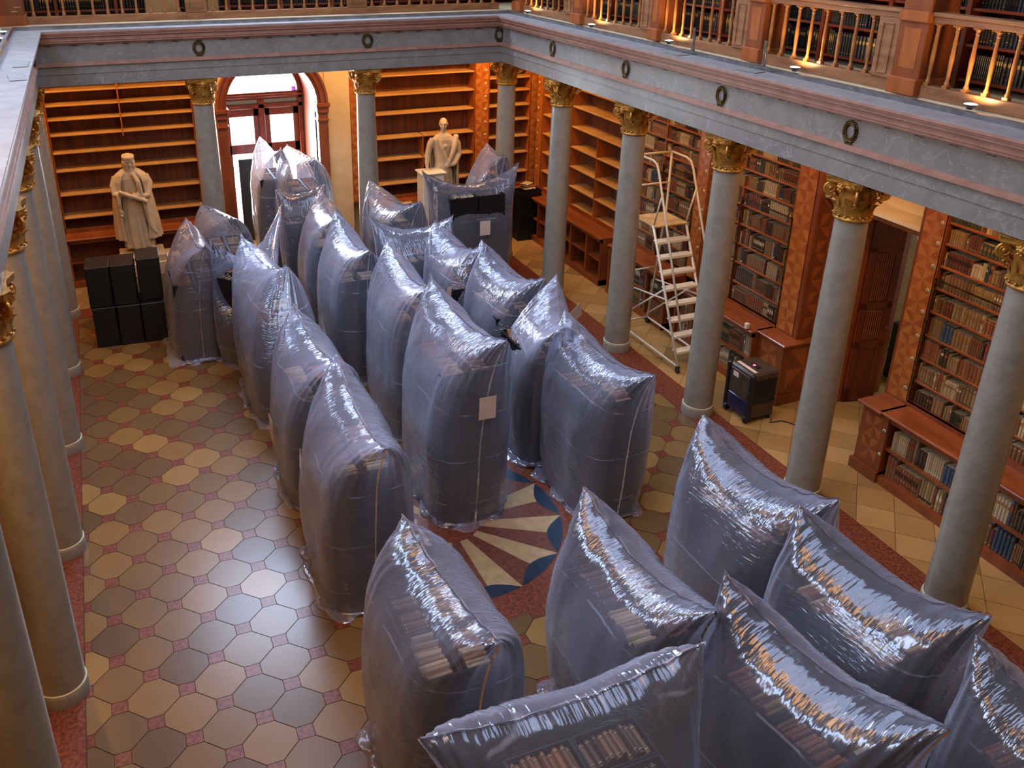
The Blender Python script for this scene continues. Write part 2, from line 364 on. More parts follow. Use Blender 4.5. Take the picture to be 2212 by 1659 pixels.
# ------------------------------------------------------------------ entablature: profile swept as box courses, mitred at the corners
ZB = 4.40
def course(mb, ins, out, z0, z1, mi):
    # inner opening rectangle x 0.19..8.99 , y ..6.40 ; 'ins' = projection into the hall
    xa, xb, yb = .20+ins, 8.985-ins, 6.405-ins
    return xa, xb, yb
prof = [(0,ZB,4.60,0),(.012,4.60,4.74,0),(.05,4.74,4.775,1),(.03,4.775,4.80,1),(0,4.80,5.10,0),(.03,5.10,5.13,1),(.08,5.13,5.165,1),(.10,5.165,5.24,1),(.145,5.24,5.275,1),(.165,5.275,5.30,1),(.185,5.30,5.33,1)]
for side, nm in (('far','trim_1'),('right','trim_2'),('left','trim_3')):
    mb = MB()
    for ins, z0, z1_, mi in prof:
        xa, xb, yb = .20+ins, 8.985-ins, 6.405-ins
        if side == 'far': P = [(xa,yb),(xb,yb),(9.45,6.87),(-.24,6.87)]
        elif side == 'right': P = [(xb,yb),(xb,-12),(9.45,-12),(9.45,6.87)]
        else: P = [(xa,-12),(xa,yb),(-.24,6.87),(-.24,-12)]
        n = 4; mb.add([(x,y,z0) for x,y in P]+[(x,y,z1_) for x,y in P], [(3,2,1,0),(4,5,6,7)]+[(k,(k+1)%4,4+(k+1)%4,4+k) for k in range(4)], mi)
    # shade of the dentil gaps, painted as black blocks under the cornice
    L_ = {'far':[( .4+.42*k, 0) for k in range(21)], 'right':[(0,6.0-.42*k) for k in range(40)], 'left':[(0,6.0-.42*k) for k in range(40)]}[side]
    for a, b_ in L_:
        if side == 'far': mb.box(a,a+.1,6.37,6.40,5.085,5.10,2)
        elif side == 'right': mb.box(8.99,9.02-.04,b_,b_+.1,5.085,5.10,2)
    z0, z1_ = 5.33, 5.345; ins = .185; xa, xb, yb = .20+ins, 8.985-ins, 6.405-ins
    if side == 'far': P = [(xa,yb),(xb,yb),(9.45,6.87),(-.24,6.87)]
    elif side == 'right': P = [(xb,yb),(xb,-12),(9.45,-12),(9.45,6.87)]
    else: P = [(xa,-12),(xa,yb),(-.24,6.87),(-.24,-12)]
    mb.add([(x,y,z0) for x,y in P]+[(x,y,z1_) for x,y in P], [(3,2,1,0),(4,5,6,7)]+[(k,(k+1)%4,4+(k+1)%4,4+k) for k in range(4)], 3)
    tag(mb.build(nm, [M['marble2'], M['pink'], M['ink'], M['dust']]), kind='structure')
# upstand rail along the ledge (grey metal kerb)
mk = MB(); mk.box(9.15,9.20,-12,6.52,5.345,5.40); mk.box(-.06,9.20,6.52,6.57,5.345,5.40); mk.box(-.06,-.01,-12,6.52,5.345,5.40)
tag(mk.build('trim_4', M['steel']), kind='structure')
# sheets of card on the ledge
M['card'] = mat('grey_card', '8d8c88', '7f7e7a', 5, rough=.9)
for k, (x0,x1,y0,y1,l) in enumerate(((8.9,9.1,.2,.55,'grey card sheet on the right ledge below the first upright tube'),(8.9,9.08,-1.45,-1.1,'grey card sheet on the right ledge beside the second upright tube'),(.16,.34,2.2,2.7,'grey card sheet lying on the left ledge, the farther one'),(.16,.34,1.1,1.6,'grey card sheet lying on the left ledge, the nearer one'))):
    b = MB(); b.box(x0,x1,y0,y1,5.35,5.356); o = b.build('card_sheet', M['card'], None, origin=((x0+x1)/2,(y0+y1)/2,5.35)); o.rotation_euler = (0,0,.12*(k%2)); tag(o, l, 'card sheet')
# short metal tubes standing on the ledge
for y, l in ((.24,'short upright metal tube on the right ledge, farther one'),(-1.29,'short upright metal tube on the right ledge, nearer one')):
    b = MB(); b.lathe([(.022,5.40),(.022,5.72)], (9.175,y,0), 12); b.lathe([(.03,5.40),(.03,5.42)], (9.175,y,0), 12); tag(b.build('metal_tube', M['steel'], None, 'auto', origin=(9.175,y,5.4)), l, 'tube')

# wreaths
def wreath():
    b = MB(); n = 26
    for k in range(n):
        a = PI/2+.12+2*PI*k/n*.985
        for q in (-1,0,1):
            c = ((.085+.018*q)*cos(a), -.014-(.008 if q == 0 else 0), .1*sin(a)*(1+.2*q)*1.0)
            rt = Matrix.Rotation(-(a+PI/2)+.35*q, 3, 'Y')
            b.ell(c, (.02,.011,.009), 6, 4, 0, rt)
    for q in (-1,1):
        b.ell((q*.03,-.02,-.112), (.032,.014,.016), 8, 5); b.tube([(0,-.02,-.112),(q*.03,-.02,-.14),(q*.055,-.018,-.135)], [.008,.009,.004], 6)
    b.ell((0,-.025,-.112), (.014,.014,.014), 8, 5)
    return b.build('wreath', M['bronze'], None, True)
w0 = wreath(); wf = True
def put_wreath(x, y, rz, l):
    global wf
    o = w0 if wf else w0.copy()
    if not wf: C.objects.link(o)
    wf = False; o.location = (x,y,4.95); o.rotation_euler = (0,0,rz); tag(o, l, 'wreath', 'bronze wreaths on the beam')
put_wreath(CX[1], 6.40, 0, 'bronze wreath on the far beam above the column left of the arched door'); put_wreath(CX[2], 6.40, 0, 'bronze wreath on the far beam above the column right of the arched door')
put_wreath(8.91, 6.40, 0, 'bronze wreath on the far beam right beside the corner')
for i, l in ((5,'farthest down the right beam, nearest the corner'),(4,'above the column left of the ladder'),(3,'above the column right of the ladder'),(2,'above the column before the door opening'),(1,'above the nearest right column')):
    put_wreath(8.985, CY[i]+.02, -PI/2, 'bronze wreath on the right beam, '+l)
put_wreath(.20, 6.1, PI/2, 'bronze wreath on the left beam beside the far corner')

# ------------------------------------------------------------------ gallery floor slab / aisle ceilings
b = MB(); b.box(9.45,15,-12,9.9,4.98,5.38); b.box(-4,-.24,-12,9.9,4.98,5.38); b.box(-.24,9.45,6.87,11.5,4.98,5.38)
tag(b.build('ceiling', M['plaster']), kind='structure')

# ------------------------------------------------------------------ balustrades
def make_baluster():
    b = MB(); b.box(-.03,.03,-.03,.03,0,.03)
    b.lathe([(.026,.03),(.028,.05),(.02,.065),(.019,.1),(.0245,.3),(.018,.56),(.018,.57),(.024,.578),(.018,.59),(.02,.6),(.034,.625)], n=12); b.box(-.036,.036,-.036,.036,.625,.645)
    return b.build('baluster', M['baluster'], None, 'auto')
bal0 = make_baluster(); balused = False
def balustrade(axis, a0, a1, c, bs, label, ped=None):
    """axis 'y' runs along y at x=c (right gallery), 'x' along x at y=c"""
    global balused
    org = (c, (a0+a1)/2, 5.38) if axis == 'y' else ((a0+a1)/2, c, 5.38)
    t = thing('balustrade', label, 'balustrade', org, 'wooden balustrades of the upper gallery')
    def bx(mb, s0, s1, d0, d1, z0, z1, mi=0):
        if axis == 'y': mb.bbox(c+d0, c+d1, s0, s1, z0, z1, .006, mi)
        else: mb.bbox(s0, s1, c+d0*(-1 if c > 0 else 1)*-1, c+d1, z0, z1, .006, mi)
    b = MB(); bx(b, a0, a1, -.05, .05, 5.38, 5.51); b.build('bottom_rail', M['balw'], t)
    b = MB(); bx(b, a0, a1, -.05, .05, 6.155, 6.22); bx(b, a0, a1, -.075, .075, 6.22, 6.26); b.build('handrail', M['balw'], t)
    for s in bs:
        o = bal0 if not balused else bal0.copy()
        if balused: C.objects.link(o)
        balused = True; o.parent = t
        o.location = Vector(((c, s, 5.51) if axis == 'y' else (s, c, 5.51)))-Vector(org)
    if ped:
        b = MB(); bx(b, ped[0], ped[1], -.07, .06, 5.51, 6.155)
        m_ = .07
        for z0_, z1_, p0, p1 in ((5.56,5.57,ped[0]+m_,ped[1]-m_),(6.09,6.10,ped[0]+m_,ped[1]-m_),(5.56,6.10,ped[0]+m_,ped[0]+m_+.012),(5.56,6.10,ped[1]-m_-.012,ped[1]-m_)):
            bx(b, p0, p1, -.085, -.06, z0_, z1_)
        b.build('end_panel', M['balw'], t)
    return t
names = ['nearest at the upper right corner','second from the right corner of the photo','third from the right corner of the photo','fourth from the right corner of the photo','farthest down the right gallery by the corner']
bx_ = 9.48
segs = [(-5.35,-3.52),(-2.80,-.95),(-.28,1.45),(2.05,3.9),(4.6,6.4)]
for k, (a0, a1) in enumerate(segs):
    p0 = a0-.32 if k else None
    n = 8; bs = [a0+.12+(a1-a0-.16)*i/(n-1) for i in range(n)]
    balustrade('y', (p0 if p0 else a0-.05), a1, bx_, bs, 'wooden gallery balustrade section on the right, '+names[k], (p0, a0-.02) if p0 else None)
    # pier between the sections
    y0 = a1; y1 = (segs[k+1][0]-.32) if k < 4 else a1+.4
    t = thing('gallery_pier', 'tall wooden pier of the right gallery, '+names[k], 'pier', (bx_, (y0+y1)/2, 5.38), 'wooden piers of the gallery')
    pw = (y1-y0)
    b = MB(); b.bbox(bx_-.09, bx_+.32, y0+.015, y1-.015, 5.38, 9, .008); b.build('shaft', M['woodr'], t)
    b = MB(); b.bbox(bx_-.13, bx_+.32, y0+.005, y1-.005, 5.38, 5.56, .01); b.build('base_moulding', M['wood'], t); b = MB(); b.bbox(bx_-.13, bx_+.32, y0+.005, y1-.005, 6.15, 6.26, .01); b.build('cap_moulding', M['wood'], t)
    b = MB(); b.box(bx_-.094,bx_-.09,y0+.09,y1-.09,5.66,6.08); b.build('inlay_panel', M['wood'], t)
fy = 7.12
for k, (a0, a1, ped, l) in enumerate(((.16,2.86,None,'far wooden balustrade, left section above the empty bookcase'),(3.24,5.95,(2.86,3.24),'far wooden balustrade, middle section above the arched door'),(6.33,9.2,(5.95,6.33),'far wooden balustrade, right section ending at the corner'))):
    n = 11; balustrade('x', ped[0] if ped else a0, a1, fy, [a0+.12+(a1-a0-.24)*i/(n-1) for i in range(n)], l, ped)
b = MB(); t = thing('gallery_pier','tall dark wooden corner pier at the left end of the far balustrade','pier',(0,fy,5.38),'wooden piers of the gallery')
b.bbox(-.25,.14,fy-.15,fy+.3,5.38,9,.01); b.build('shaft', M['woodr'], t); b = MB(); b.bbox(-.27,.16,fy-.18,fy+.3,5.38,5.56,.01); b.build('base_moulding', M['wood'], t)
for y, l in ((4.15,'nearer'),(6.2,'farther')):
    t = thing('gallery_pier','orange lit gallery pier in the upper left corner, '+l+' one','pier',(-.55,y,5.38),'wooden piers of the gallery')
    b = MB(); b.bbox(-.9,-.35,y-.2,y+.2,5.38,9,.01); b.build('shaft', M['wood'], t); b = MB(); b.bbox(-.9,-.3,y-.24,y+.24,5.38,5.6,.01); b.build('moulding', M['woodr'], t)
# small uplights on the ledge
def make_lamp():
    t = thing('ledge_lamp', 'x', 'lamp')
    b = MB(); b.lathe([(.03,0),(.035,.02),(.06,.035),(.075,.05),(.07,.052)], n=20); b.build('housing', M['steel'], t, 'auto', local=True)
    b = MB(); b.lathe([(.002,.054),(.05,.056),(.066,.05)], n=20, cap=False); b.build('bulb', M['lampglow'], t, True, local=True)
    return t
lp = make_lamp(); lf = True
LAMPS = [(9.27,5.85,'right ledge, closest to the corner'),(9.27,3.32,'right ledge, second from the corner'),(9.27,.98,'right ledge, middle of the five'),(9.27,-1.76,'right ledge, second nearest, below the paired balusters'),(9.27,-4.30,'right ledge, nearest to the camera'),(-.12,5.3,'left ledge, farther one'),(-.12,4.4,'left ledge, nearer one')]
for x, y, l in LAMPS:
    o = lp if lf else copy_tree(lp); lf = False; o.location = (x, y, 5.40 if x > 0 else 5.42); tag(o, 'glowing round uplight on the '+l, 'lamp', 'uplights along the ledge')
    ld = bpy.data.lights.new('uplight', 'SPOT'); ld.energy = 30; ld.color = (1,.62,.28); ld.shadow_soft_size = .05; ld.spot_size = rad(150); ld.spot_blend = .6
    lo = bpy.data.objects.new('uplight_source', ld); C.objects.link(lo); lo.location = (x, y, 5.50); lo.rotation_euler = (0, rad(180-(-35 if x > 0 else 35)), 0)

# ------------------------------------------------------------------ book shapes
def unit_book(mb, cov, pag, pat, style=0, T=None):
    T = T or (lambda p: p)
    P = [(-.5,.5),(-.5,-.38),(-.32,-.47),(0,-.5),(.32,-.47),(.5,-.38),(.5,.5)]
    vs = [(x,y,0) for x,y in P]+[(x,y,1) for x,y in P]; n = 7
    mb.add([T(p) for p in vs], [(k,(k+1)%n,n+(k+1)%n,n+k) for k in range(n)], cov)
    mb.add([T(p) for p in [(-.5,-.3,.999),(-.38,-.3,.999),(.38,-.3,.999),(.5,-.3,.999),(.5,.5,.999),(-.5,.5,.999)]], [tuple(range(6))], pag)
    mb.add([T(p) for p in [(-.5,-.38,1),(-.32,-.47,1),(0,-.5,1),(.32,-.47,1),(.5,-.38,1),(.5,-.3,1),(-.5,-.3,1)]], [tuple(range(7))], cov)
    for z in {0:(.17,.38,.6,.82), 1:(.12,.88), 2:(.2,.5,.8), 3:()}[style]:
        mb.add([T(p) for p in [(-.34,-.475,z-.012),(0,-.53,z-.012),(.34,-.475,z-.012),(-.34,-.475,z+.012),(0,-.53,z+.012),(.34,-.475,z+.012)]], [(0,1,4,3),(1,2,5,4),(3,4,5)], cov if style == 0 else pat)
    if style in (0,2,3):
        z0, z1 = {0:(.64,.78), 2:(.55,.75), 3:(.08,.2)}[style]
        mb.add([T(p) for p in [(-.33,-.476,z0),(0,-.506,z0),(.33,-.476,z0),(.33,-.476,z1),(0,-.506,z1),(-.33,-.476,z1)]], [(0,1,4,5),(1,2,3,4)], pat)
BM = {}
for ci in range(12):
    for st in range(4):
        b = MB(); unit_book(b, 0, 1, 2, st)
        pm = M['patch'][(ci+st) % 4]
        me = b.build('book', [M['bk'][ci], M['pages'], pm], None); BM[(ci, st)] = me.data; bpy.data.objects.remove(me)
def row_books(w, hmax, hmin, rng):
    """(offset, width, height, depth, colour, style) of the books that fill a shelf of width w; runs of matching volumes"""
    s = .012; out = []
    while s < w-.02:
        ci = rng.choice((0,0,0,1,1,1,2,3,4,5,6,7,8,8,9,9,10,11,11)); st = rng.randrange(4); bw = rng.uniform(.022,.055); h = rng.uniform(hmin, hmax); run = rng.choice((1,1,1,2,3,5,8))
        for _ in range(run):
            if s+bw > w-.01: break
            out.append((s, bw*.97, h*rng.uniform(.985,1.0), rng.uniform(.17,.21), ci, st)); s += bw*rng.uniform(1,1.06)
        if bw > w-.01-s and s > w-.05: break
        if rng.random() < .04: s += .02
        if s+.022 > w-.012: break
    return out
stuff_books = {}
def shelf_row(f, s0, s1, d, z, hmax, rng, key, label=None, group=None, individual=True, rz=0):
    """f maps (s, depth, z) to the world. spine faces -depth"""
    for s, w, h, dp, ci, st in row_books(s1-s0, hmax, hmax*.66, rng):
        if individual:
            o = bpy.data.objects.new('book', BM[(ci, st)]); C.objects.link(o)
            o.location = f(s0+s+w/2, d+dp/2, z); o.scale = (w, dp, h); o.rotation_euler = (0,0,rz)
            tag(o, '%s book %s' % (BK[ci][2], label), 'book', group)
        else:
            mb = stuff_books.setdefault(key, MB())
            unit_book(mb, ci, 12, 13+(ci+st) % 4, st, lambda p: f(s0+s+w/2+p[0]*w, d+dp/2+p[1]*dp, z+p[2]*h))

# ------------------------------------------------------------------ bookcases
def marq(mb, f, s0, s1, d, z0, z1, a, b_):
    """marquetry: square fields of eight triangles, two veneers"""
    w = s1-s0; n = max(1, round((z1-z0)/w)); h = (z1-z0)/n
    for k in range(n):
        zc = z0+h*(k+.5); zb, zt = z0+h*k, z0+h*(k+1); sc_ = (s0+s1)/2; sm = s0
        Cc = f(sc_, d, zc)
        pts = [f(s0,d,zb),f(sc_,d,zb),f(s1,d,zb),f(s1,d,zc),f(s1,d,zt),f(sc_,d,zt),f(s0,d,zt),f(s0,d,zc)]
        for i in range(8): mb.add([Cc, pts[i], pts[(i+1)%8]], [(0,1,2)], a if i % 2 == 0 else b_)
def fbox(mb, f, s0, s1, d0, d1, z0, z1, mi=0, bev=0):
    a = f(s0,d0,z0); b_ = f(s1,d1,z1)
    if bev: mb.bbox(a[0],b_[0],a[1],b_[1],a[2],b_[2],bev,mi)
    else: mb.box(a[0],b_[0],a[1],b_[1],a[2],b_[2],mi)
def text_mesh(ch, size):
    cu = bpy.data.curves.new('letter', 'FONT'); cu.body = ch; cu.size = size; cu.align_x = 'CENTER'; cu.align_y = 'CENTER'; cu.extrude = .0015
    o = bpy.data.objects.new('letter', cu); C.objects.link(o); bpy.context.view_layer.update(); me = bpy.data.meshes.new_from_object(o.evaluated_get(bpy.context.evaluated_depsgraph_get())); bpy.data.objects.remove(o); me.materials.clear(); return bpy.data.objects.new('letter', me)
def pilaster(root, f, s0, s1, z0, z1, side, discs=None, letters=None, d=0, rz=0, name='pilaster'):
    b = MB(); fbox(b, f, s0, s1, d, d+.3, z0, z1); o = b.build(name, M['woodr'], root)
    b = MB(); m_ = .012; marq(b, f, s0+m_, s1-m_, d-.003, z0+.03, z1-.03, 0, 1); b.build('marquetry', [M['wood'], M['wood2']], o, origin=rootloc(root))
    for k, z in enumerate(discs or []):
        c = f(side, d-.006, z); b = MB(); rows = []
        for r, e in ((.001,.008),(.026,.008),(.028,.004),(.028,0)):
            row = []
            for q in range(16):
                p = f(side + r*cos(2*PI*q/16), d-.004-e, z + r*sin(2*PI*q/16)); row.append(p)
            rows.append(row)
        b.grid(rows, 0, True); dk = b.build('number_disc', M['ivory'], o, True, origin=rootloc(root))
        if letters and k < len(letters):
            tx = text_mesh(letters[k], .042); C.objects.link(tx); tx.data.materials.append(M['ink']); tx.parent = dk
            tx.location = Vector(f(side, d-.0135, z))-rootloc(root); tx.rotation_euler = (PI/2, 0, rz)
    return o
def case(label, f, s0, s1, ztop, zs, rz, shelf_m, counter_d=-.42, low=True, div=(), lowz=(.12,.55), closed_sides=(1,1), group=None, lowdiv=(), plinth=True, depth=.42):
    """upper shelves from the counter (z 1.05) up, lower cabinet projecting in front"""
    c = f((s0+s1)/2, 0, 0); t = thing('bookcase', label, 'bookcase', c, group)
    b = MB(); n = int((s1-s0)/.16)+1
    fbox(b, f, s0, s1, depth, depth+.03, 1.05, ztop); b.build('back_panel', M['plank'], t)
    for q, s in ((closed_sides[0], s0), (closed_sides[1], s1)):
        if q:
            b = MB(); fbox(b, f, s-.012, s+.012, 0, depth, 1.05, ztop); b.build('side_panel', M['wood'], t)
    for z in zs:
        b = MB(); fbox(b, f, s0+.012, s1-.012, .02, depth, z-.035, z, 0, .006); b.build('shelf', shelf_m, t)
    for s, z0, z1 in div:
        b = MB(); fbox(b, f, s-.012, s+.012, .015, depth, z0, z1); b.build('divider', M['wood'], t)
    b = MB(); fbox(b, f, s0-.0, s1+.0, counter_d-.05, .05, 1.02, 1.06, 0, .01); b.build('counter', M['counter'], t)
    b = MB(); fbox(b, f, s0, s1, -.015, .02, 1.06, 1.14); b.build('counter_kerb', M['woodr'], t)
    b = MB(); cd = counter_d
    fbox(b, f, s0, s1, .03, .05, .1, 1.02); fbox(b, f, s0, s0+.04, cd, .05, 0, 1.02); fbox(b, f, s1-.04, s1, cd, .05, 0, 1.02)
    fbox(b, f, s0, s1, cd-.015, .05, 0, .12, 0); fbox(b, f, s0, s1, cd, cd+.04, .95, 1.02); b.build('lower_cabinet', M['woodr'], t)
    for z in lowz[1:]:
        b = MB(); fbox(b, f, s0+.04, s1-.04, cd+.02, .03, z-.03, z); b.build('shelf', M['shelfr'], t)
    for s in lowdiv:
        b = MB(); fbox(b, f, s-.03, s+.03, cd-.002, .03, .12, .98); b.build('divider', M['woodr'], t)
    return t
XR = 10.8; YF = 8.5; XL = -1.6
fR = lambda s, d, z: (XR+d, s, z)
fF = lambda s, d, z: (s, YF+d, z)
fL = lambda s, d, z: (XL-d, s, z)
ZT = 4.6
UZ = [1.10,1.45,1.80,2.13,2.47,2.80,3.10,3.40,3.68,3.98,4.28]
# right wall: C = beside the frame edge, A = left of the doorway, B = behind the ladder, D/E = emptied ones
tC = case('tall filled bookcase right of the open doorway, lettered J to A', fR, -5.75, -3.14, ZT, UZ, 0, M['shelfr'], div=[(-4.28,1.1,ZT)], lowdiv=(-4.5,), group='bookcases along the right wall')
pilaster(tC, fR, -3.14, -2.80, 1.06, ZT, -3.08, [3.64,3.37,3.06,2.72,2.42,2.07,1.73,1.29], 'JIHGFEDC', rz=-PI/2)
b = MB(); fbox(b, fR, -3.30, -2.86, -.44, .05, 0, 1.02); fbox(b, fR, -3.30, -2.82, -.47, .05, 0, .16); o = b.build('end_cabinet', M['woodr'], tC)
b = MB(); marq(b, fR, -3.22, -2.94, -.443, .25, .95, 0, 1); b.build('marquetry', [M['woodr'], M['wood']], o, origin=rootloc(tC))
b = MB(); fbox(b, fR, -3.20, -2.78, -.50, .05, 1.02, 1.06, 0, .01); b.build('counter', M['counter'], tC)
for z, ch in ((.81,'B'),(.44,'A')):
    b = MB(); rows = [[fR(-3.265+r*cos(2*PI*q/16), -.445-e, z+r*sin(2*PI*q/16)) for q in range(16)] for r, e in ((.001,.006),(.024,.006),(.026,0))]
    b.grid(rows, 0, True); dk = b.build('number_disc', M['ivory'], o, True, origin=rootloc(tC))
    tx = text_mesh(ch, .04); C.objects.link(tx); tx.data.materials.append(M['ink']); tx.parent = dk; tx.location = Vector(fR(-3.265,-.4535,z))-rootloc(tC); tx.rotation_euler = (PI/2,0,-PI/2)
tA = case('filled bookcase left of the open doorway, behind the dehumidifier', fR, -.50, 1.62, ZT, UZ, 0, M['shelfr'], div=[(.72,1.1,3.2)], lowdiv=(.55,1.1), group='bookcases along the right wall')
pilaster(tA, fR, -.90, -.50, 1.06, ZT, -.56, [], rz=-PI/2)
b = MB(); fbox(b, fR, -1.08, -.46, -.30, .6, 0, 1.02); fbox(b, fR, -1.11, -.46, -.33, .6, 0, .16); o = b.build('end_cabinet', M['woodr'], tA)
b = MB(); marq(b, fR, -.95, -.58, -.303, .25, .95, 0, 1); b.build('marquetry', [M['woodr'], M['wood']], o, origin=rootloc(tA)); b = MB()
fS = lambda s, d, z: (s, -1.08+d, z)
marq(b, fS, 10.62, 11.3, -.003, .25, .95, 0, 1); b.build('marquetry', [M['woodr'], M['wood']], o, origin=rootloc(tA))
b = MB(); fbox(b, fR, -1.12, -.44, -.34, .6, 1.02, 1.06, 0, .01); b.build('counter', M['counter'], tA)
tB = case('filled bookcase directly behind the white rolling ladder', fR, 1.96, 3.98, ZT, UZ, 0, M['shelfr'], div=[(3.0,1.1,ZT)], lowdiv=(2.6,3.3), group='bookcases along the right wall')
pilaster(tB, fR, 1.62, 1.96, 1.06, ZT, 1.70, [3.7,3.4,3.1,2.75,2.4,2.05,1.7,1.3])
ez = [1.10,1.55,2.0,2.45,2.9,3.35,3.75,4.15]
tD = case('emptied bookcase on the right wall left of the ladder', fR, 4.3, 6.6, ZT, ez, 0, M['shelf'], div=[(5.45,1.1,2.9)], lowdiv=(4.9,5.6), group='bookcases along the right wall')
pilaster(tD, fR, 3.98, 4.3, 1.06, ZT, 4.05, [])
tE = case('emptied narrow bookcase on the right wall beside the corner', fR, 6.613, 7.99, ZT, ez, 0, M['shelf'], closed_sides=(0,1), lowdiv=(7.2,), group='bookcases along the right wall')
pilaster(tE, fR, 7.99, 8.3, 1.06, ZT, 8.2, [3.9,3.6,3.3,3.0,2.7,2.4,2.0,1.6])
# far wall
fz1 = [.92,1.39,1.88,2.38,2.75,3.11,3.42,3.70,3.98,4.25]
tF = case('emptied wide bookcase on the far wall behind the cloaked statue', fF, .12, 2.92, ZT, fz1[1:], 0, M['shelf'], div=[(1.5,3.0,ZT)], lowdiv=(1.5,), group='bookcases on the far wall')
pilaster(tF, fF, 2.92, 3.36, 1.06, ZT, 3.0, [])
pilaster(tF, fF, -.06, .12, 1.06, ZT, .03, [3.7,3.4,3.1,2.75,2.4,2.0,1.6,1.2])
tG = case('emptied bookcase on the far wall behind the marble statue of a man', fF, 6.66, 9.28, ZT, [1.42,2.0,2.5,3.05,3.48,3.9,4.2], 0, M['shelf'], div=[(8.0,1.1,2.5)], lowdiv=(7.6,8.4), group='bookcases on the far wall')
pilaster(tG, fF, 6.28, 6.66, 1.06, ZT, 6.56, [3.9,3.6,3.3,3.0,2.7,2.4,2.0,1.6])
tH = case('emptied narrow bookcase in the far right corner', fF, 9.64, 10.72, ZT, [1.42,1.9,2.3,2.7,3.05,3.4,3.7,4.0,4.3], 0, M['shelf'], group='bookcases on the far wall')
pilaster(tH, fF, 9.28, 9.64, 1.06, ZT, 9.55, [3.9,3.6,3.3,3.0,2.7,2.4,2.0,1.6])
pilaster(tH, fF, 10.72, 11.1, 1.06, ZT, 10.9, [])
# left wall (mostly hidden behind the left columns)
tI = case('filled bookcase on the left wall behind the left columns', fL, -6, 8.4, ZT, UZ, 0, M['shelfr'], group='bookcases on the left wall')
# lattice door frames on the lower half of the filled cases
for t, a, b0, b1 in ((tC,'C',-3.16,-4.26),(tA,'A',-.52,.70),(tB,'B',1.98,2.98)):
    g = MB(); y0, y1 = min(b0,b1), max(b0,b1); w = .022
    for q in ((y0,y0+w,1.12,2.92),(y1-w,y1,1.12,2.92),(y0,y1,1.12,1.14),(y0,y1,2.90,2.92)): g.box(10.785,10.80,q[0],q[1],q[2],q[3])
    nn = 22
    for k in range(nn):
        yy = y0+(y1-y0)*k/nn
        g.tube([(10.79,yy+(.012 if i % 2 else -.012)+.02,1.13+.0885*i) for i in range(21)], .0012, 3, 0, False)
    g.build('wire_door', M['bronze'], t)

# fill the shelves
rb = random.Random(11)
ordn = lambda k: ['tenth','ninth','eighth','seventh','sixth','fifth','fourth','third','second','topmost'][k] if k < 10 else 'topmost'
for k, z in enumerate(UZ[:-1]):
    hm = UZ[k+1]-z-.06
    shelf_row(fR, -4.26, -3.16, .03, z, hm, rb, 'C', 'on the %s upper shelf of the bookcase right of the open doorway' % ordn(k), 'books, %s shelf right of the doorway' % ordn(k), True, -PI/2)
    shelf_row(fR, -5.7, -4.30, .03, z, hm, rb, 'C2', individual=False)
    shelf_row(fR, -.48, .70, .03, z, hm, rb, 'A', individual=False); shelf_row(fR, .74, 1.60, .03, z, hm, rb, 'A', individual=False)
    shelf_row(fR, 1.98, 2.98, .03, z, hm, rb, 'B', individual=False); shelf_row(fR, 3.02, 3.96, .03, z, hm, rb, 'B', individual=False)
    shelf_row(fL, -5.9, 8.3, .03, z, hm, rb, 'L', individual=False)
for k, z in enumerate((.12,.55)):
    shelf_row(fR, -4.46, -3.32, -.36, z, .36, rb, 'C', 'on the %s shelf of the low cabinet right of the open doorway' % ('bottom','upper')[k], 'books in the low cabinet, %s shelf' % ('bottom','upper')[k], True, -PI/2)
    shelf_row(fR, -5.6, -4.54, -.36, z, .36, rb, 'C2', individual=False)
    for a0, a1 in ((-.42,.52),(.58,1.07),(1.13,1.58)): shelf_row(fR, a0, a1, -.36, z, .36, rb, 'A', individual=False)
    for a0, a1 in ((2.0,2.57),(2.63,3.27),(3.33,3.92)): shelf_row(fR, a0, a1, -.36, z, .36, rb, 'B', individual=False)
SL = {'C2':'rows of old leather books at the right frame edge, past the case divider','A':'rows of old books filling the bookcase behind the dehumidifier','B':'rows of old books filling the bookcase behind the rolling ladder','L':'rows of old books along the left wall behind the left columns','C':'more'}
for k, mb in stuff_books.items():
    o = mb.build('book_rows', M['bk']+[M['pages']]+M['patch'], None); tag(o, SL[k], 'books', None, 'stuff')

# ------------------------------------------------------------------ walls
def wall(nm, boxes, m='plaster'):
    b = MB()
    for q in boxes: b.box(*q)
    tag(b.build(nm, M[m]), kind='structure')
wall('wall_right', [(11.4,11.55,-12,-2.62,0,5),(11.4,11.55,-1.33,9.2,0,5),(11.4,11.55,-2.62,-1.33,3.42,5)])
wall('wall_far', [(-2.2,3.40,9.0,9.2,0,5),(5.74,11.4,9.0,9.2,0,5)])
wall('wall_left', [(-2.3,-2.1,-12,9.2,0,5)])
wall('wall_gallery', [(11.9,12.0,-12,10,5.38,9.5),(-2.4,-2.3,-12,10,5.38,9.5),(-2.4,12,9.4,9.5,5.38,9.5)])

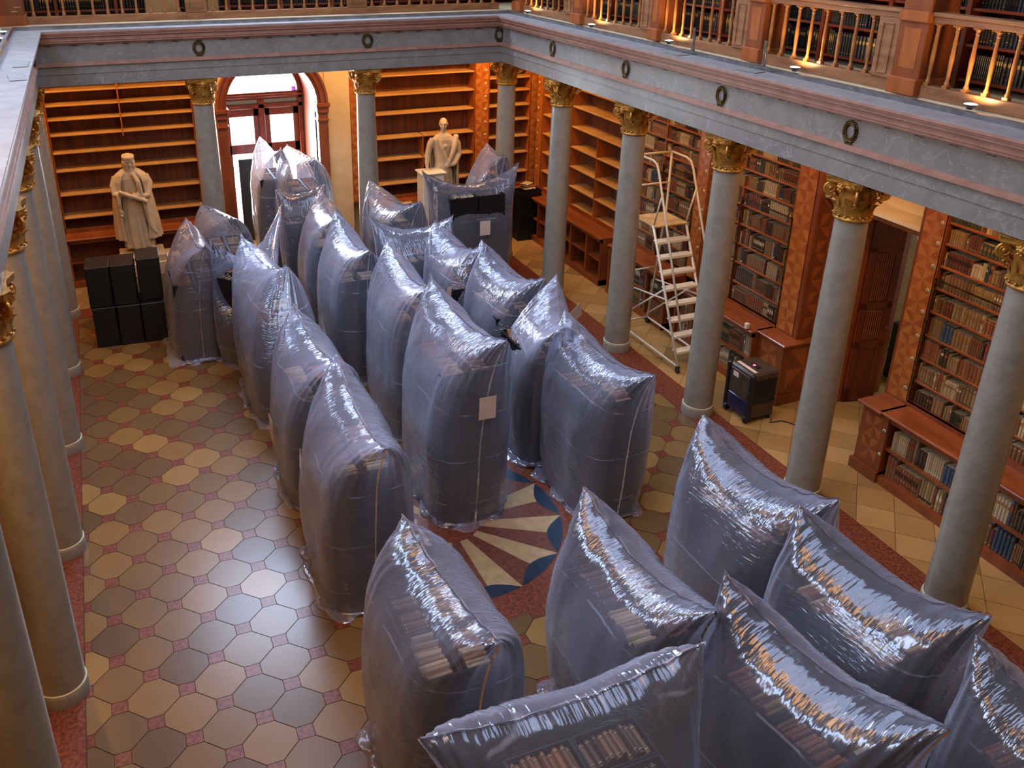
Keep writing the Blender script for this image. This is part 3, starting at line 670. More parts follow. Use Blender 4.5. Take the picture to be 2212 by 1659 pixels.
# ------------------------------------------------------------------ arched door on the far wall (deep reveal)
ax = 4.57
ad = thing('arched_door', 'tall arched wooden double door with panes glowing like daylight and stained glass lunette', 'door', (ax, 10.0, 0))
def arch_pts(r, z0, n=20): return [(ax+r*cos(PI*k/n), z0+r*sin(PI*k/n)) for k in range(n+1)]
def arch_band(mb, r0, r1, zs, y0, y1, mi=0, foot=None):
    A = arch_pts(r0, zs); B = arch_pts(r1, zs)
    if foot is not None: A = [(ax+r0,foot)]+A+[(ax-r0,foot)]; B = [(ax+r1,foot)]+B+[(ax-r1,foot)]
    mb.grid([[(x,y0,z) for x,z in A],[(x,y0,z) for x,z in B],[(x,y1,z) for x,z in B],[(x,y1,z) for x,z in A],[(x,y0,z) for x,z in A]], mi)
b = MB()
for r0, r1, y0 in ((.97,1.04,8.44),(1.04,1.15,8.40),(1.15,1.2,8.36)): arch_band(b, r0, r1, 3.42, y0, 8.75)
b.build('arch_casing', M['woodr'], ad, 'auto')
for s in (-1,1):
    b = MB(); x = ax+s*1.08
    b.bbox(x-.11,x+.11,8.42,8.75,0,3.2,.01); b.bbox(x-.15,x+.15,8.34,8.75,3.33,3.42,.01); b.bbox(x-.13,x+.13,8.38,8.75,3.2,3.33,.012); b.bbox(x-.13,x+.13,8.38,8.75,3.02,3.07,.01); b.build('jamb_pilaster', M['woodr'], ad)
b = MB(); arch_band(b, .965, .98, 3.42, 9.0, 10.0, 0, 0); b.build('reveal', M['wood3'], ad, True); b = MB(); arch_band(b, .97, .99, 3.42, 8.6, 9.0, 0, 0); b.build('outer_reveal', M['plaster'], ad, True)
b = MB()   # spandrel wall around the arch
A = arch_pts(1.17, 3.42, 24)
b.grid([[(x,8.52,z) for x,z in A],[(x,8.52,4.98) for x,z in A]]); b.box(3.36,ax-1.16,8.50,8.9,3.40,4.98); b.box(ax+1.16,6.28,8.50,8.9,3.40,4.98); b.box(3.36,3.44,8.5,9.0,0,3.4); b.box(5.70,6.28,8.5,8.9,0,3.4); b.build('spandrel', M['plaster'], ad)
b = MB(); yD = 10.0
for x0,x1,z0,z1 in ((3.62,3.72,0,3.45),(5.42,5.52,0,3.45),(3.62,5.52,3.30,3.46),(3.62,5.52,3.10,3.2),(4.50,4.64,0,3.3)): b.bbox(x0,x1,yD-.12,yD+.05,z0,z1,.01)
b.bbox(3.55,5.59,yD-.2,yD+.05,3.36,3.42,.01); b.build('door_frame', M['wood3'], ad)
for s in (-1,1):
    x0, x1 = (3.72,4.50) if s < 0 else (4.64,5.42)
    b = MB()
    for a in ((x0,x0+.12,0,3.1),(x1-.12,x1,0,3.1),(x0,x1,2.92,3.1),(x0,x1,2.06,2.28),(x0,x1,0,.35)): b.bbox(a[0],a[1],yD-.06,yD+.02,a[2],a[3],.01)
    lf_ = b.build('door_leaf', M['wood3'], ad)
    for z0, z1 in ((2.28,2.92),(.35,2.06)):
        b = MB(); b.box(x0+.12,x1-.12,yD-.01,yD,z0,z1); b.build('pane', M['glassglow'], lf_, origin=rootloc(ad))
b = MB(); arch_band(b, .86, .965, 3.42, yD-.12, yD+.02); b.build('lunette_frame', M['wood3'], ad, 'auto')
b = MB(); A = arch_pts(.86, 3.46, 24); b.add([(x,yD,z) for x,z in A], [tuple(range(len(A)))]); lg = b.build('lunette_glass', M['glassglow'], ad)
b = MB()
b.tube([(ax+.16*cos(PI*k/12), yD-.02, 3.46+.16*sin(PI*k/12)) for k in range(13)], .008, 6)
b.tube([(ax, yD-.02, 3.62),(ax, yD-.02, 4.3)], .006, 6)
for s in (-1,1): b.tube([(ax+s*(.86-.2*sin(PI*k/10)), yD-.02, 3.46+.45*k/10) for k in range(9)], .006, 6)
b.build('leading', M['ink'], lg, True, origin=rootloc(ad))
b = MB()
for s in (-1,1): b.box(ax+s*.84, ax+s*.74, yD-.015, yD-.005, 3.46, 3.54); b.box(ax+s*.66, ax+s*.55, yD-.015, yD-.005, 4.05, 4.13)
b.build('purple_glass', M['glassp'], lg, origin=rootloc(ad))
# purple ribbon with a painted-in glow + black panel
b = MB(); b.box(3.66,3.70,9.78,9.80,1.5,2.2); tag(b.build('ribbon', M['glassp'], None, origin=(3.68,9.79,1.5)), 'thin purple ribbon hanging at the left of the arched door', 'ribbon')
b = MB(); b.bbox(3.93,4.32,9.78,9.84,0,1.98,.01); tag(b.build('display_board', M['dhb'], None, origin=(4.0,9.8,0)), 'tall black panel leaning before the left door leaf', 'panel')

# ------------------------------------------------------------------ doorway in the right wall
dw = thing('doorway', 'open wooden doorway with lintel in the right wall between two bookcases', 'doorway', (11.4,-2.0,0)); tag(dw, kind='structure'); del dw['category']
dw.name = 'door_1'
b = MB(); b.bbox(11.25,11.6,-2.78,-1.30,3.18,3.30,.01); b.bbox(11.2,11.6,-2.78,-1.26,3.30,3.38,.01); b.bbox(11.28,11.6,-2.78,-2.56,0,3.2,.01); b.bbox(11.3,11.6,-1.36,-1.24,0,3.2,.01); b.build('door_casing', M['wood'], dw)
b = MB(); b.box(10.9,11.39,-2.8,-.9,3.38,3.44); b.box(11.3,11.39,-2.8,-.9,3.44,4.98); b.build('overdoor_panel', M['plaster'], dw)
b = MB()
for k in range(9):
    yc = -2.7+.22*k; b.tube([(11.295, yc+.14*cos(2*PI*q/20), 3.72+.1*sin(2*PI*q/20)) for q in range(20)], .007, 5, closed=True)
b.build('painted_ornament', M['wood2'], dw, True)
b = MB(); b.bbox(10.8,11.4,-.98,-.88,1.06,4.98,.01); fJ = lambda s, d, z: (s, -.98+d, z); b2 = MB(); marq(b2, fJ, 10.9, 11.3, -.003, 1.2, 4.6, 0, 1)
jp = b.build('jamb_panel', M['woodr'], dw); b2.build('marquetry', [M['woodr'], M['wood']], jp, origin=rootloc(dw))
b = MB(); b.bbox(10.85,11.4,-2.8,-2.72,0,4.98,.01); b.build('jamb_panel', M['woodr'], dw)
b = MB(); b.bbox(12.1,12.42,-1.32,-1.2,0,3.2,.01); b.build('inner_jamb', M['wood'], dw)
# opened door leaf, hinged at the left jamb
dl = thing('door_leaf', 'dark wooden fluted door leaf standing open into the next room', 'door', (11.56,-1.36,0), rz=rad(-12))
b = MB(); Lw = .54
b.bbox(0,Lw,-.03,.03,.02,3.15,.008)
for z0, z1 in ((.0,.28),(.95,1.08),(1.62,1.74),(2.55,2.65),(3.03,3.15)): b.bbox(0,Lw,-.045,.045,max(z0,.02),z1,.008)
for x0 in (0,Lw-.11): b.bbox(x0,x0+.12,-.045,.045,.02,3.15,.008)
b.build('leaf_frame', M['wood3'], dl, local=True)
b = MB()
for k in range(8): b.bbox(.13+.036*k,.155+.036*k,-.05,.05,1.1,1.6,.008); b.bbox(.13+.036*k,.155+.036*k,-.05,.05,1.76,2.53,.008)
b.build('fluting', M['woodr'], dl, local=True)
b = MB(); b.ell((Lw-.06,-.09,1.3),(.03,.03,.03)); b.tube([(Lw-.06,-.04,1.3),(Lw-.06,-.09,1.3)],.012); b.build('handle', M['bronze'], dl, True, local=True)
b = MB(); rows = []
for i in range(13):
    z = 3.1-2.2*i/12
    rows.append([(12.75+.05*sin(k*1.7+i*.5)+.03*i/12, -1.95+k*.062*(1-.35*i/12)+.02*sin(i), z) for k in range(16)])
b.grid(rows); tag(b.build('plastic_curtain', M['seam'], None, True, origin=(12.75,-1.5,3.1)), 'clear bluish plastic sheet hanging in the room beyond the doorway', 'plastic sheet')
b = MB(); b.bbox(12.9,13.3,-1.2,-.9,0,1.0,.02); b.bbox(12.88,13.32,-1.22,-.88,.46,.5,.01); tag(b.build('black_case', M['dhb'], None, origin=(13.1,-1.05,0)), 'tall black case standing in the room beyond the doorway', 'case')
wall('wall_back_room', [(14.6,14.75,-5,2,0,5),(11.55,14.75,-5.1,-5,0,5),(11.55,14.75,2,2.1,0,5)])

# ------------------------------------------------------------------ gallery bookcases with dark books (behind the balustrades)
def gcase(label, f, s0, s1, zs):
    c = f((s0+s1)/2,0,5.38); t = thing('gallery_bookcase', label, 'bookcase', c, 'dark bookcases of the upper gallery')
    b = MB(); fbox(b,f,s0,s1,.35,.38,5.38,8.6); b.build('back_panel', M['wood3'], t)
    for z in zs:
        b = MB(); fbox(b,f,s0,s1,0,.35,z-.03,z); b.build('shelf', M['wood3'], t)
    n = max(1, round((s1-s0)/1.1))
    for k in range(n+1):
        s = s0+(s1-s0)*k/n; b = MB(); fbox(b,f,s-.03,s+.03,-.02,.35,5.38,8.6); b.build('divider', M['wood3'], t)
    mb = MB(); rg = random.Random(int(s0*100))
    for i in range(len(zs)-1):
        for k in range(n):
            a = s0+(s1-s0)*k/n+.04; w_ = (s1-s0)/n-.08
            for s, w, h, dp, ci, st in row_books(w_, zs[i+1]-zs[i]-.07, (zs[i+1]-zs[i])*.7, rg):
                unit_book(mb, ci % 4, 4, 5, st if st != 3 else 0, lambda p: f(a+s+w/2+p[0]*w, .06+dp/2+p[1]*dp, zs[i]+p[2]*h))
    tag(mb.build('book_rows', M['dkbook']+[M['wood3'], M['patch'][3]], None), 'rows of black gilt-tooled books, '+label.replace('bookcase','shelves'), 'books', None, 'stuff')
gz = [5.5,5.88,6.26,6.64,7.05,7.45]
gcase('dark bookcase along the right gallery behind the balusters', lambda s,d,z:(10.25+d,s,z), -6.5, 7.6, gz)
gcase('dark bookcase along the far gallery behind the balusters', lambda s,d,z:(s,8.3+d,z), -1.5, 10.2, gz)
cbm = mat('cardboard','9a7a50','86683f',5,rough=.8)
for x0, x1, l in ((2.2,2.78,'wide tan cardboard box behind the far balustrade, left of the post'),(3.35,3.55,'narrow tan cardboard box behind the far balustrade, right of the post')):
    b = MB(); b.bbox(x0,x1,7.75,8.05,5.38,6.3,.01); tag(b.build('cardboard_box', cbm, None, origin=((x0+x1)/2,7.9,5.38)), l, 'box')
# ------------------------------------------------------------------ crates
def make_crate(w=.59, d=.39, h=.30):
    b = MB(); x, y = w/2, d/2; t = .012
    b.box(-x+.02,x-.02,-y+.02,y-.02,0,.012)
    for s in (-1,1):
        b.box(-x+.012,x-.012,s*(y-.02),s*(y-.008),.0,h-.002); b.box(s*(x-.02),s*(x-.008),-y+.012,y-.012,0,h-.002)
        for z in (.0,.09,.18,h-.035):
            b.box(-x,x,s*(y-.010),s*y,z,z+.022); b.box(s*(x-.010),s*x,-y,y,z,z+.022)
        for k in range(7):
            xx = -x+w*(k+.5)/7; b.box(xx-.006,xx+.006,s*(y-.010),s*(y-.001),0,h-.03)
        for k in range(5):
            yy = -y+d*(k+.5)/5; b.box(s*(x-.010),s*(x-.001),yy-.006,yy+.006,0,h-.03)
    return b
crb = make_crate(); co_ = crb.build('crate', M['cratem'], None); CR = co_.data; bpy.data.objects.remove(co_)
bbm = {}
for ci in range(12):
    b = MB(); unit_book(b, 0, 1, 2, 1, lambda p: (p[0], p[2]-.5, -p[1])); o = b.build('boxed_book', [M['bk'][ci], M['pages'], M['patch'][1]], None); bbm[ci] = o.data; bpy.data.objects.remove(o)

# ------------------------------------------------------------------ bags
def sgnp(a, p): return math.copysign(abs(a)**p, a)
def make_bag(key, label, A, B, H, foot=None, fa=.70, fb=.50, yaw=None, sag=.2, mat_='film', crates=True, layers=6, top=None, crate_lab=None, books='i', lab=None, hem=0, seed=0, cra=.88, seam_side=True, bulge=.11, sc_off=(0,0)):
    rg = random.Random(seed+5)
    A = Vector((*A, 0)); B = Vector((*B, 0)); mid = (A+B)/2; r = (B-A).length/2
    u1 = (B-A).normalized()
    ang = math.atan2(u1.y, u1.x) if yaw is None else rad(yaw)
    c = Vector((*foot, 0)) if foot else mid
    root = thing('plastic_bag', label, 'plastic bag', (c.x, c.y, 0), 'inflated plastic bags over the crate stacks', ang)
    R2 = Matrix.Rotation(-ang, 3, 'Z'); m_ = R2 @ (mid-c); uu = R2 @ u1; 
    NS, NT = 144, 44; rows = []; ridge = {}
    def pt(th, t):
        ct, st = cos(th), sin(th); n = 3.6
        f = sgnp(ct, 2/n); g = sgnp(st, 2/n)
        lin = f
        wu = t**3.4
        bu = 1+bulge*sin(PI*min(1, t*1.15))
        e = 7.5-5.0*abs(f)**7
        wv = max(0., 1-t**e)**.6
        P0 = Vector((fa*f*bu, 0, 0)); P1 = m_ + uu*(r*lin)
        p = P0.lerp(P1, wu)
        v = fb*g*wv*bu; p = p + Vector((0, v, 0))*(1-.0*t) 
        zr = H - sag*1.25*(1-abs(f)**2)
        z = zr*t
        # crumple: folds gathering at the ears and transverse ripples at the ridge
        q = Vector((p.x*2.2+seed*7, p.y*2.2, z*1.3))
        d = noise.noise(q)*.035*min(1, t*4)+noise.noise(q*3.1)*.010
        if t > .55 and t < .995:
            amp = (t-.55)/.45; rip = sin(lin*r*58+6*noise.noise(Vector((lin*3, g*1.5, seed)))); msk = max(0, .35+noise.noise(Vector((lin*2.2, g*2, seed+3.3)))*1.6)
            d += .011*amp*rip*msk*(1-.4*abs(f))
            d += .010*amp*abs(f)**3*sin(th*26)
        nv = Vector((ct*fb, st*fa, .4*t)).normalized()
        if t < .995: p = p + Vector((nv.x*d, nv.y*d, 0)); z += .35*d*t
        else: z += .012*sin(lin*23+seed)+.01*noise.noise(Vector((lin*5, seed, 0)))
        return Vector((p.x, p.y, z))
    for i in range(NT+1):
        t = 1-(1-i/NT)**1.35
        rows.append([pt(2*PI*k/NS, t) for k in range(NS)])
    # loose hem lying on the floor
    hemr = []
    for j, (o_, z) in enumerate(((.16+hem,.006),(.10+hem*.6,.03),(.045,.02))):
        row = []
        for k in range(NS):
            p = rows[0][k]; nn = noise.noise(Vector((p.x*4+seed, p.y*4, j*.6))); l = Vector((p.x, p.y, 0)).normalized()
            row.append(Vector((p.x+l.x*o_*(.55+1.1*nn), p.y+l.y*o_*(.55+1.1*nn), z+abs(nn)*.05*(j > 0))))
        hemr.append(row)
    b = MB(); b.grid(hemr+[[Vector((p.x,p.y,.015)) for p in rows[0]]]+rows[1:], 0, True)
    film = b.build('film', M[mat_], root, True, local=True)
    # welded seam: narrow ribbon along the ridge and down both ends
    b = MB(); n = 60; r0 = []; r1 = []
    for k in range(n+1):
        th = PI*k/n
        p = pt(th, .9999); p2 = pt(th, .988)
        off = .012+.010*noise.noise(Vector((k*.35, seed, 1)))
        r0.append(p+Vector((0, off, .004))); r1.append(p+Vector((0, -off, .026+.012*noise.noise(Vector((k*.5, seed, 4))))))
    b.grid([r0, r1])
    if seam_side:
        for th in (0, PI):
            a0 = []; a1 = []
            for i in range(NT+1):
                t = 1-(1-i/NT)**1.35; p = pt(th, t); s_ = 1 if th == 0 else -1; y = .006+.007*noise.noise(Vector((i*.4, seed, th)))
                a0.append(p+Vector((.004*s_, -y, 0))); a1.append(p+Vector((.016*s_, y, 0)))
            b.grid([a0, a1])
    b.build('seam', M['seam'], root, True, local=True)
    if lab:
        (lx, ly, lz, w, h, rz, tilt, ll) = lab
        b = MB(); b.box(-w/2, w/2, -.001, .001, -h/2, h/2); o = b.build('paper_label', M['paper'], root, local=True)
        q = R2 @ (Vector((lx, ly, 0))-c); o.location = (q.x, q.y, lz); o.rotation_euler = (0, tilt, rz-ang); o['label'] = ll
    # contents
    if crates:
        ca_, sa_ = cos(ang), sin(ang); sx_, sy_ = sc_off
        T = lambda x, y, z: Vector((c.x+(x+sx_)*ca_-(y+sy_)*sa_, c.y+(x+sx_)*sa_+(y+sy_)*ca_, z))
        mb = None if crates == 'i' else MB(); lh = ((top or H-.66)-.015)/layers; zk = lh/.303; zt = .015+layers*lh
        for l in range(layers):
            for qx in (-1,1):
                for qy in (-1,1):
                    x, y = qx*.298*cra, qy*.197*cra; z = .015+l*lh
                    if mb is None:
                        o = bpy.data.objects.new('crate', CR); C.objects.link(o); o.location = T(x, y, z); o.scale = (cra, cra, zk); o.rotation_euler = (0,0,ang+rg.uniform(-.006,.006))
                        tag(o, 'black plastic crate in the stack %s' % crate_lab, 'crate', 'crates in the stack %s' % crate_lab)
                    else:
                        a = T(x, y, z); vs = [(T(x+p[0]*cra, y+p[1]*cra, z+p[2]*zk)) for p in crb.v]; mb.add(vs, crb.f)
        if mb is not None: tag(mb.build('stacked_crates', M['cratem'], None), 'stacked black crates %s' % crate_lab, 'crates', None, 'stuff')
        zt -= .30
        mb = MB()
        for qx in (-1,1):
            for qy in (-1,1):
                x0 = (qx*.298-.27)*cra; s = 0; y = qy*.197*cra; style = rg.random()
                cs = rg.choice(((3,0,1),(8,0,8),(2,7,8),(8,10,11),(4,3,9),(2,1,7)))
                while s < .50*cra:
                    th = rg.uniform(.03,.055); hh = rg.uniform(.22,.29); up = rg.uniform(.245,.315); ci = rg.choice(cs)
                    if books == 'i':
                        o = bpy.data.objects.new('boxed_book', bbm[ci]); C.objects.link(o); o.scale = (th, hh*cra, up*1.0); o.rotation_euler = (rg.uniform(-.04,.04),0,ang)
                        o.location = T(x0+s+th/2, y, zt+up/2+.01)
                        tag(o, '%s book in a crate %s' % (BK[ci][2], crate_lab), 'book', 'books packed in the crates %s' % crate_lab)
                    else:
                        unit_book(mb, ci, 12, 14, 1, lambda p: T(x0+s+th/2+p[0]*th, y+(p[2]-.5)*hh*cra, zt+up/2-p[1]*up))
                    s += th+.002
        if books != 'i': tag(mb.build('packed_books', M['bk']+[M['pages']]+M['patch'], None), 'books packed in the top crates %s' % crate_lab, 'books', None, 'stuff')
    return root
BAGL = 'milky inflated plastic bag over a crate stack, '
BAGS = [
 dict(key='front_centre', label='tall milky bag with a square white paper label facing the camera, before the floor rosette', A=(4.97,-.24), B=(5.10,-2.43), H=2.7, foot=(4.87,-1.34), yaw=-90, fa=.78, fb=.50, crates='i', crate_lab='inside the bag by the floor rosette', lab=(4.93,-2.31,1.78,.22,.30,0,.02,'white paper label')),
 dict(key='right_label', label='milky bag at the right of the rosette, before the column by the ladder', A=(6.62,-1.02), B=(6.73,-3.05), H=2.25, foot=(6.6,-1.95), yaw=-90, fa=.76, fb=.46, crates='i', crate_lab='under the bag right of the rosette', books='s'),
 dict(key='behind_right', label='milky bag whose bright seam runs straight down, behind the bag right of the rosette', A=(7.08,.11), B=(6.30,-1.6), H=2.3, foot=(6.45,-.62), yaw=-90, fa=.62, fb=.46, crates='s', crate_lab='in the bag with the straight bright seam', books='s', hem=.12, lab=(6.95,-.75,2.02,.22,.3,.5,1.25,'white paper label')),
 dict(key='left_near', label='milky bag left of the rosette with a tilted paper label on its left edge', A=(3.35,-1.37), B=(3.28,-3.57), H=2.35, foot=(3.22,-2.42), yaw=-90, fa=.75, fb=.50, crates='i', crate_lab='inside the bag left of the rosette', books='s', lab=(2.63,-2.5,1.62,.26,.34,-PI/2-.25,.35,'tilted white paper label')),
 dict(key='left_mid', label='milky bag with a crinkled clear top, behind the bag left of the rosette', A=(3.25,.64), B=(3.45,-1.40), H=2.2, foot=(3.25,-.45), yaw=-90, fa=.72, fb=.50, crates='s', crate_lab='in the bag with the crinkled clear top', books='s', mat_='filmc', lab=(2.63,-.55,1.0,.24,.34,-PI/2,.1,'white paper label')),
 dict(key='left_far', label='wide milky bag with pale papers lying on its stack, fourth back in the left row', A=(3.07,3.99), B=(3.50,2.20), H=2.15, foot=(3.22,2.1), yaw=-90, fa=1.0, fb=.52, crates='s', crate_lab='in the fourth bag of the left row', books='s', layers=5),
 dict(key='centre2', label='milky bag directly behind the one with the front paper label, middle row', A=(5.05,1.97), B=(5.02,-.18), H=2.5, foot=(4.95,.78), yaw=-90, fa=.80, fb=.47, crates='i', crate_lab='inside the second bag of the middle row', books='s'),
 dict(key='centre3', label='milky bag third from the rosette in the middle row', A=(4.73,3.95), B=(4.72,1.80), H=2.4, foot=(4.66,2.75), yaw=-90, fa=.78, fb=.47, crates='s', crate_lab='inside the third bag of the middle row', books='s'),
 dict(key='centre4', label='milky bag fourth from the rosette in the middle row, with a dark dome top', A=(4.85,5.55), B=(4.72,3.75), H=2.35, foot=(4.72,4.62), yaw=-90, fa=.70, fb=.47, crates='s', crate_lab='inside the fourth bag of the middle row', books='s'),
 dict(key='cross10', label='small crumpled clear bag with a flat top between the door bags and the middle row', A=(4.10,6.12), B=(5.10,6.22), H=2.25, foot=(4.6,6.15), yaw=0, fa=.42, fb=.42, crates='s', crate_lab='under the small crumpled bag', books='s', mat_='filmc', cra=.62, sag=.12, layers=6),
 dict(key='door_left', label='bright white bag closest to the arched door, its peak before the left pane', A=(4.30,8.75), B=(4.52,7.55), H=2.7, foot=(4.38,8.15), yaw=-90, fa=.55, fb=.40, crates='s', crate_lab='under the bag closest to the arched door', books='s', cra=.8, layers=6),
 dict(key='door_right', label='glowing white round-topped bag before the right half of the arched door', A=(4.75,8.1), B=(5.05,6.75), H=2.62, foot=(4.9,7.35), yaw=-90, fa=.60, fb=.52, crates='s', crate_lab='under the glowing round bag at the door', books='s', sag=.03, cra=.8, layers=6),
 dict(key='left_back', label='round-topped bag behind the left group, before the column left of the door', A=(2.66,6.15), B=(3.1,5.0), H=2.12, foot=(3.0,5.55), yaw=-90, fa=.50, fb=.50, crates='s', crate_lab='under the round bag before the left door column', books='s', sag=.05, cra=.85, layers=5),
 dict(key='left_outer', label='milky bag beside the black crate stack, leftmost of all the bags', A=(2.30,5.35), B=(2.45,3.75), H=2.1, foot=(2.22,4.38), yaw=-90, fa=.62, fb=.46, crates='s', crate_lab='under the leftmost bag', books='s', layers=5, hem=.15, cra=.95),
 dict(key='left_cross', label='narrow bag with two raised ears and a sagging middle, right of the leftmost bag', A=(2.51,3.75), B=(4.03,5.3), H=2.2, foot=(3.0,3.62), yaw=-45, fa=.42, fb=.42, crates='s', crate_lab='under the two eared sagging bag', books='s', layers=5, cra=.66, sag=.5),
 dict(key='mid_back', label='dark topped bag before the column right of the arched door', A=(5.95,6.0), B=(6.40,4.2), H=2.3, foot=(6.2,5.15), yaw=-90, fa=.60, fb=.52, crates='s', crate_lab='under the bag before the right door column', books='s', mat_='filmc', cra=.9, layers=5),
 dict(key='mid_cross', label='shiny bag with two low ears, left of the tall bag with crates and paper label', A=(5.35,3.95), B=(6.80,3.55), H=2.2, foot=(6.06,3.55), yaw=0, fa=.62, fb=.50, crates='s', crate_lab='under the shiny bag with two low ears', books='s', cra=.9, layers=6),
 dict(key='mid_c', label='shiny bag with a bright crest and small paper tag, third back in the right row', A=(6.30,3.2), B=(6.66,1.75), H=2.25, foot=(6.42,2.2), yaw=-90, fa=.62, fb=.50, crates='s', crate_lab='under the bag with the small paper tag', books='s', cra=.95, layers=6, lab=(6.0,1.7,1.55,.1,.16,.3,.2,'small paper tag')),
 dict(key='mid_d', label='shiny crinkled bag, second back in the right row', A=(6.67,1.97), B=(6.88,.10), H=2.25, foot=(6.62,.92), yaw=-90, fa=.64, fb=.50, crates='s', crate_lab='under the second bag of the right row', books='s', cra=.95, layers=6),
 dict(key='crate_clear', label='big clear bag with dark crates showing and a paper label, before the white pedestal', A=(6.75,5.08), B=(8.85,5.12), H=2.62, foot=(7.75,5.0), yaw=0, fa=.72, fb=.44, crates='i', crate_lab='inside the big clear bag by the pedestal', books='s', mat_='filmc', cra=.97, layers=7, sag=.30, top=2.15, lab=(7.82,4.44,1.55,.22,.30,0,.0,'white paper label')),
 dict(key='crate_clear2', label='clear rounded bag over dark crates beside the far right column', A=(8.66,6.35), B=(8.55,5.2), H=2.75, foot=(8.45,5.85), yaw=-90, fa=.48, fb=.42, crates='s', crate_lab='inside the rounded bag by the far right column', books='s', mat_='filmc', cra=.75, layers=6, sag=.1),
 dict(key='near1', label='big milky bag at bottom centre with taut ripples along its seam', A=(3.16,-4.43), B=(3.35,-6.17), H=2.2, foot=(3.22,-5.2), yaw=-90, fa=.72, fb=.54, crates='i', crate_lab='inside the bottom centre rippled bag', sag=.1),
 dict(key='near2', label='milky bag behind the sprawling front bag, right of the bottom centre one', A=(4.86,-4.71), B=(5.00,-6.52), H=2.25, foot=(4.93,-5.55), yaw=-90, fa=.72, fb=.52, crates='i', crate_lab='inside the bag behind the sprawling one'),
 dict(key='near3', label='milky bag nearest the right floor strip, its stack showing dark books', A=(6.81,-3.88), B=(7.05,-5.64), H=2.15, foot=(6.85,-4.75), yaw=-90, fa=.74, fb=.56, crates='i', crate_lab='inside the bag nearest the right floor strip'),
 dict(key='near4', label='long bag with one ear reaching over the right floor strip at lower right', A=(6.61,-5.59), B=(7.00,-7.29), H=2.2, foot=(6.72,-6.42), yaw=-90, fa=.74, fb=.54, crates='i', crate_lab='inside the long lower right bag', mat_='filmc'),
 dict(key='near5', label='big clear topped bag in the lower right with wide seam tape', A=(5.34,-6.17), B=(5.78,-7.97), H=2.25, foot=(5.5,-7.02), yaw=-85, fa=.74, fb=.52, crates='i', crate_lab='inside the big lower right bag', mat_='filmc'),
 dict(key='near6', label='sprawling bag at the bottom edge with its seam running crosswise over packed crates', A=(2.43,-6.98), B=(4.55,-6.95), H=2.5, foot=(3.55,-7.05), yaw=0, fa=.74, fb=.50, crates='i', crate_lab='inside the crosswise front bag', mat_='filmc', layers=7, sag=.12, sc_off=(.05,-.1)),
 dict(key='near7', label='bag cut off by the frame at the lower right corner', A=(6.73,-7.39), B=(6.80,-9.1), H=2.2, foot=(6.8,-8.25), yaw=-90, fa=.72, fb=.50, crates='s', crate_lab='inside the bag at the lower right corner', books='s'),
]
for i, d in enumerate(BAGS): make_bag(seed=i, **d)

# ------------------------------------------------------------------ stack of black crates at the left
def tall_crate(x, y, z, label, h=.76, rz=0):
    w, d = .405, .60
    t = thing('storage_crate', label, 'crate', (x, y, z), 'black storage crates stacked at the left', rz)
    b = MB(); b.bbox(-w/2+.008,w/2-.008,-d/2+.008,d/2-.008,0,h-.03,.012)
    for zz in [.02+.085*k for k in range(8)]:
        for s in (-1,1): b.box(-w/2+.003,w/2-.003,s*(d/2-.01),s*(d/2-.002),zz,zz+.012); b.box(s*(w/2-.01),s*(w/2-.002),-d/2+.003,d/2-.003,zz,zz+.012)
    b.build('body', M['cratem'], t, local=True)
    b = MB(); b.bbox(-w/2,w/2,-d/2,d/2,h-.035,h-.001,.01); b.bbox(-w/2+.04,w/2-.04,-d/2+.04,d/2-.04,h-.006,h-.0005,.002); b.build('lid', M['cratem'], t, local=True)
yc = 5.22
for i, l in enumerate(('left','middle','right')):
    tall_crate(.72+.41*i, yc-.03*i, 0, 'black storage crate, bottom row, %s of three' % l, rz=-.06)
    tall_crate(.70+.41*i+(.03 if i == 2 else 0), yc+(.02,.0,.07)[i], .76, 'black storage crate, top row, %s of three' % l, h=(.76,.76,.80)[i], rz=-.06+(.03 if i == 2 else 0))

# ------------------------------------------------------------------ statues
def voxel(o, size=.014, it=3):
    m = o.modifiers.new('remesh', 'REMESH'); m.mode = 'VOXEL'; m.voxel_size = size; m.use_smooth_shade = True
    s = o.modifiers.new('smooth', 'SMOOTH'); s.iterations = it; s.factor = .5
def hand(b, wrist, d, side, curl=1.0, sc_=1.0):
    """palm, four unequal bent fingers and a thumb leaving the side"""
    d = Vector(d).normalized(); w = Vector(wrist); up = Vector(side).normalized(); nrm = d.cross(up).normalized()
    b.tube([w, w+d*.04*sc_, w+d*.09*sc_], [.024*sc_,.034*sc_,.036*sc_], 8); 
    for k, L in enumerate((.075,.085,.08,.062)):
        p = w+d*.085*sc_+up*(.028-.0187*k)*sc_; q = p+d*L*.5*sc_+nrm*.012*curl; q2 = q+d*L*.28*sc_+nrm*.03*curl*sc_; q3 = q2+nrm*.022*curl*sc_
        b.tube([p, q, q2, q3], [.0115*sc_,.0105*sc_,.0095*sc_,.008*sc_], 6)
    p = w+d*.03*sc_+up*.03*sc_; b.tube([p, p+d*.03*sc_+up*.022*sc_, p+d*.065*sc_+up*.018*sc_+nrm*.02*curl], [.014*sc_,.012*sc_,.009*sc_], 6)
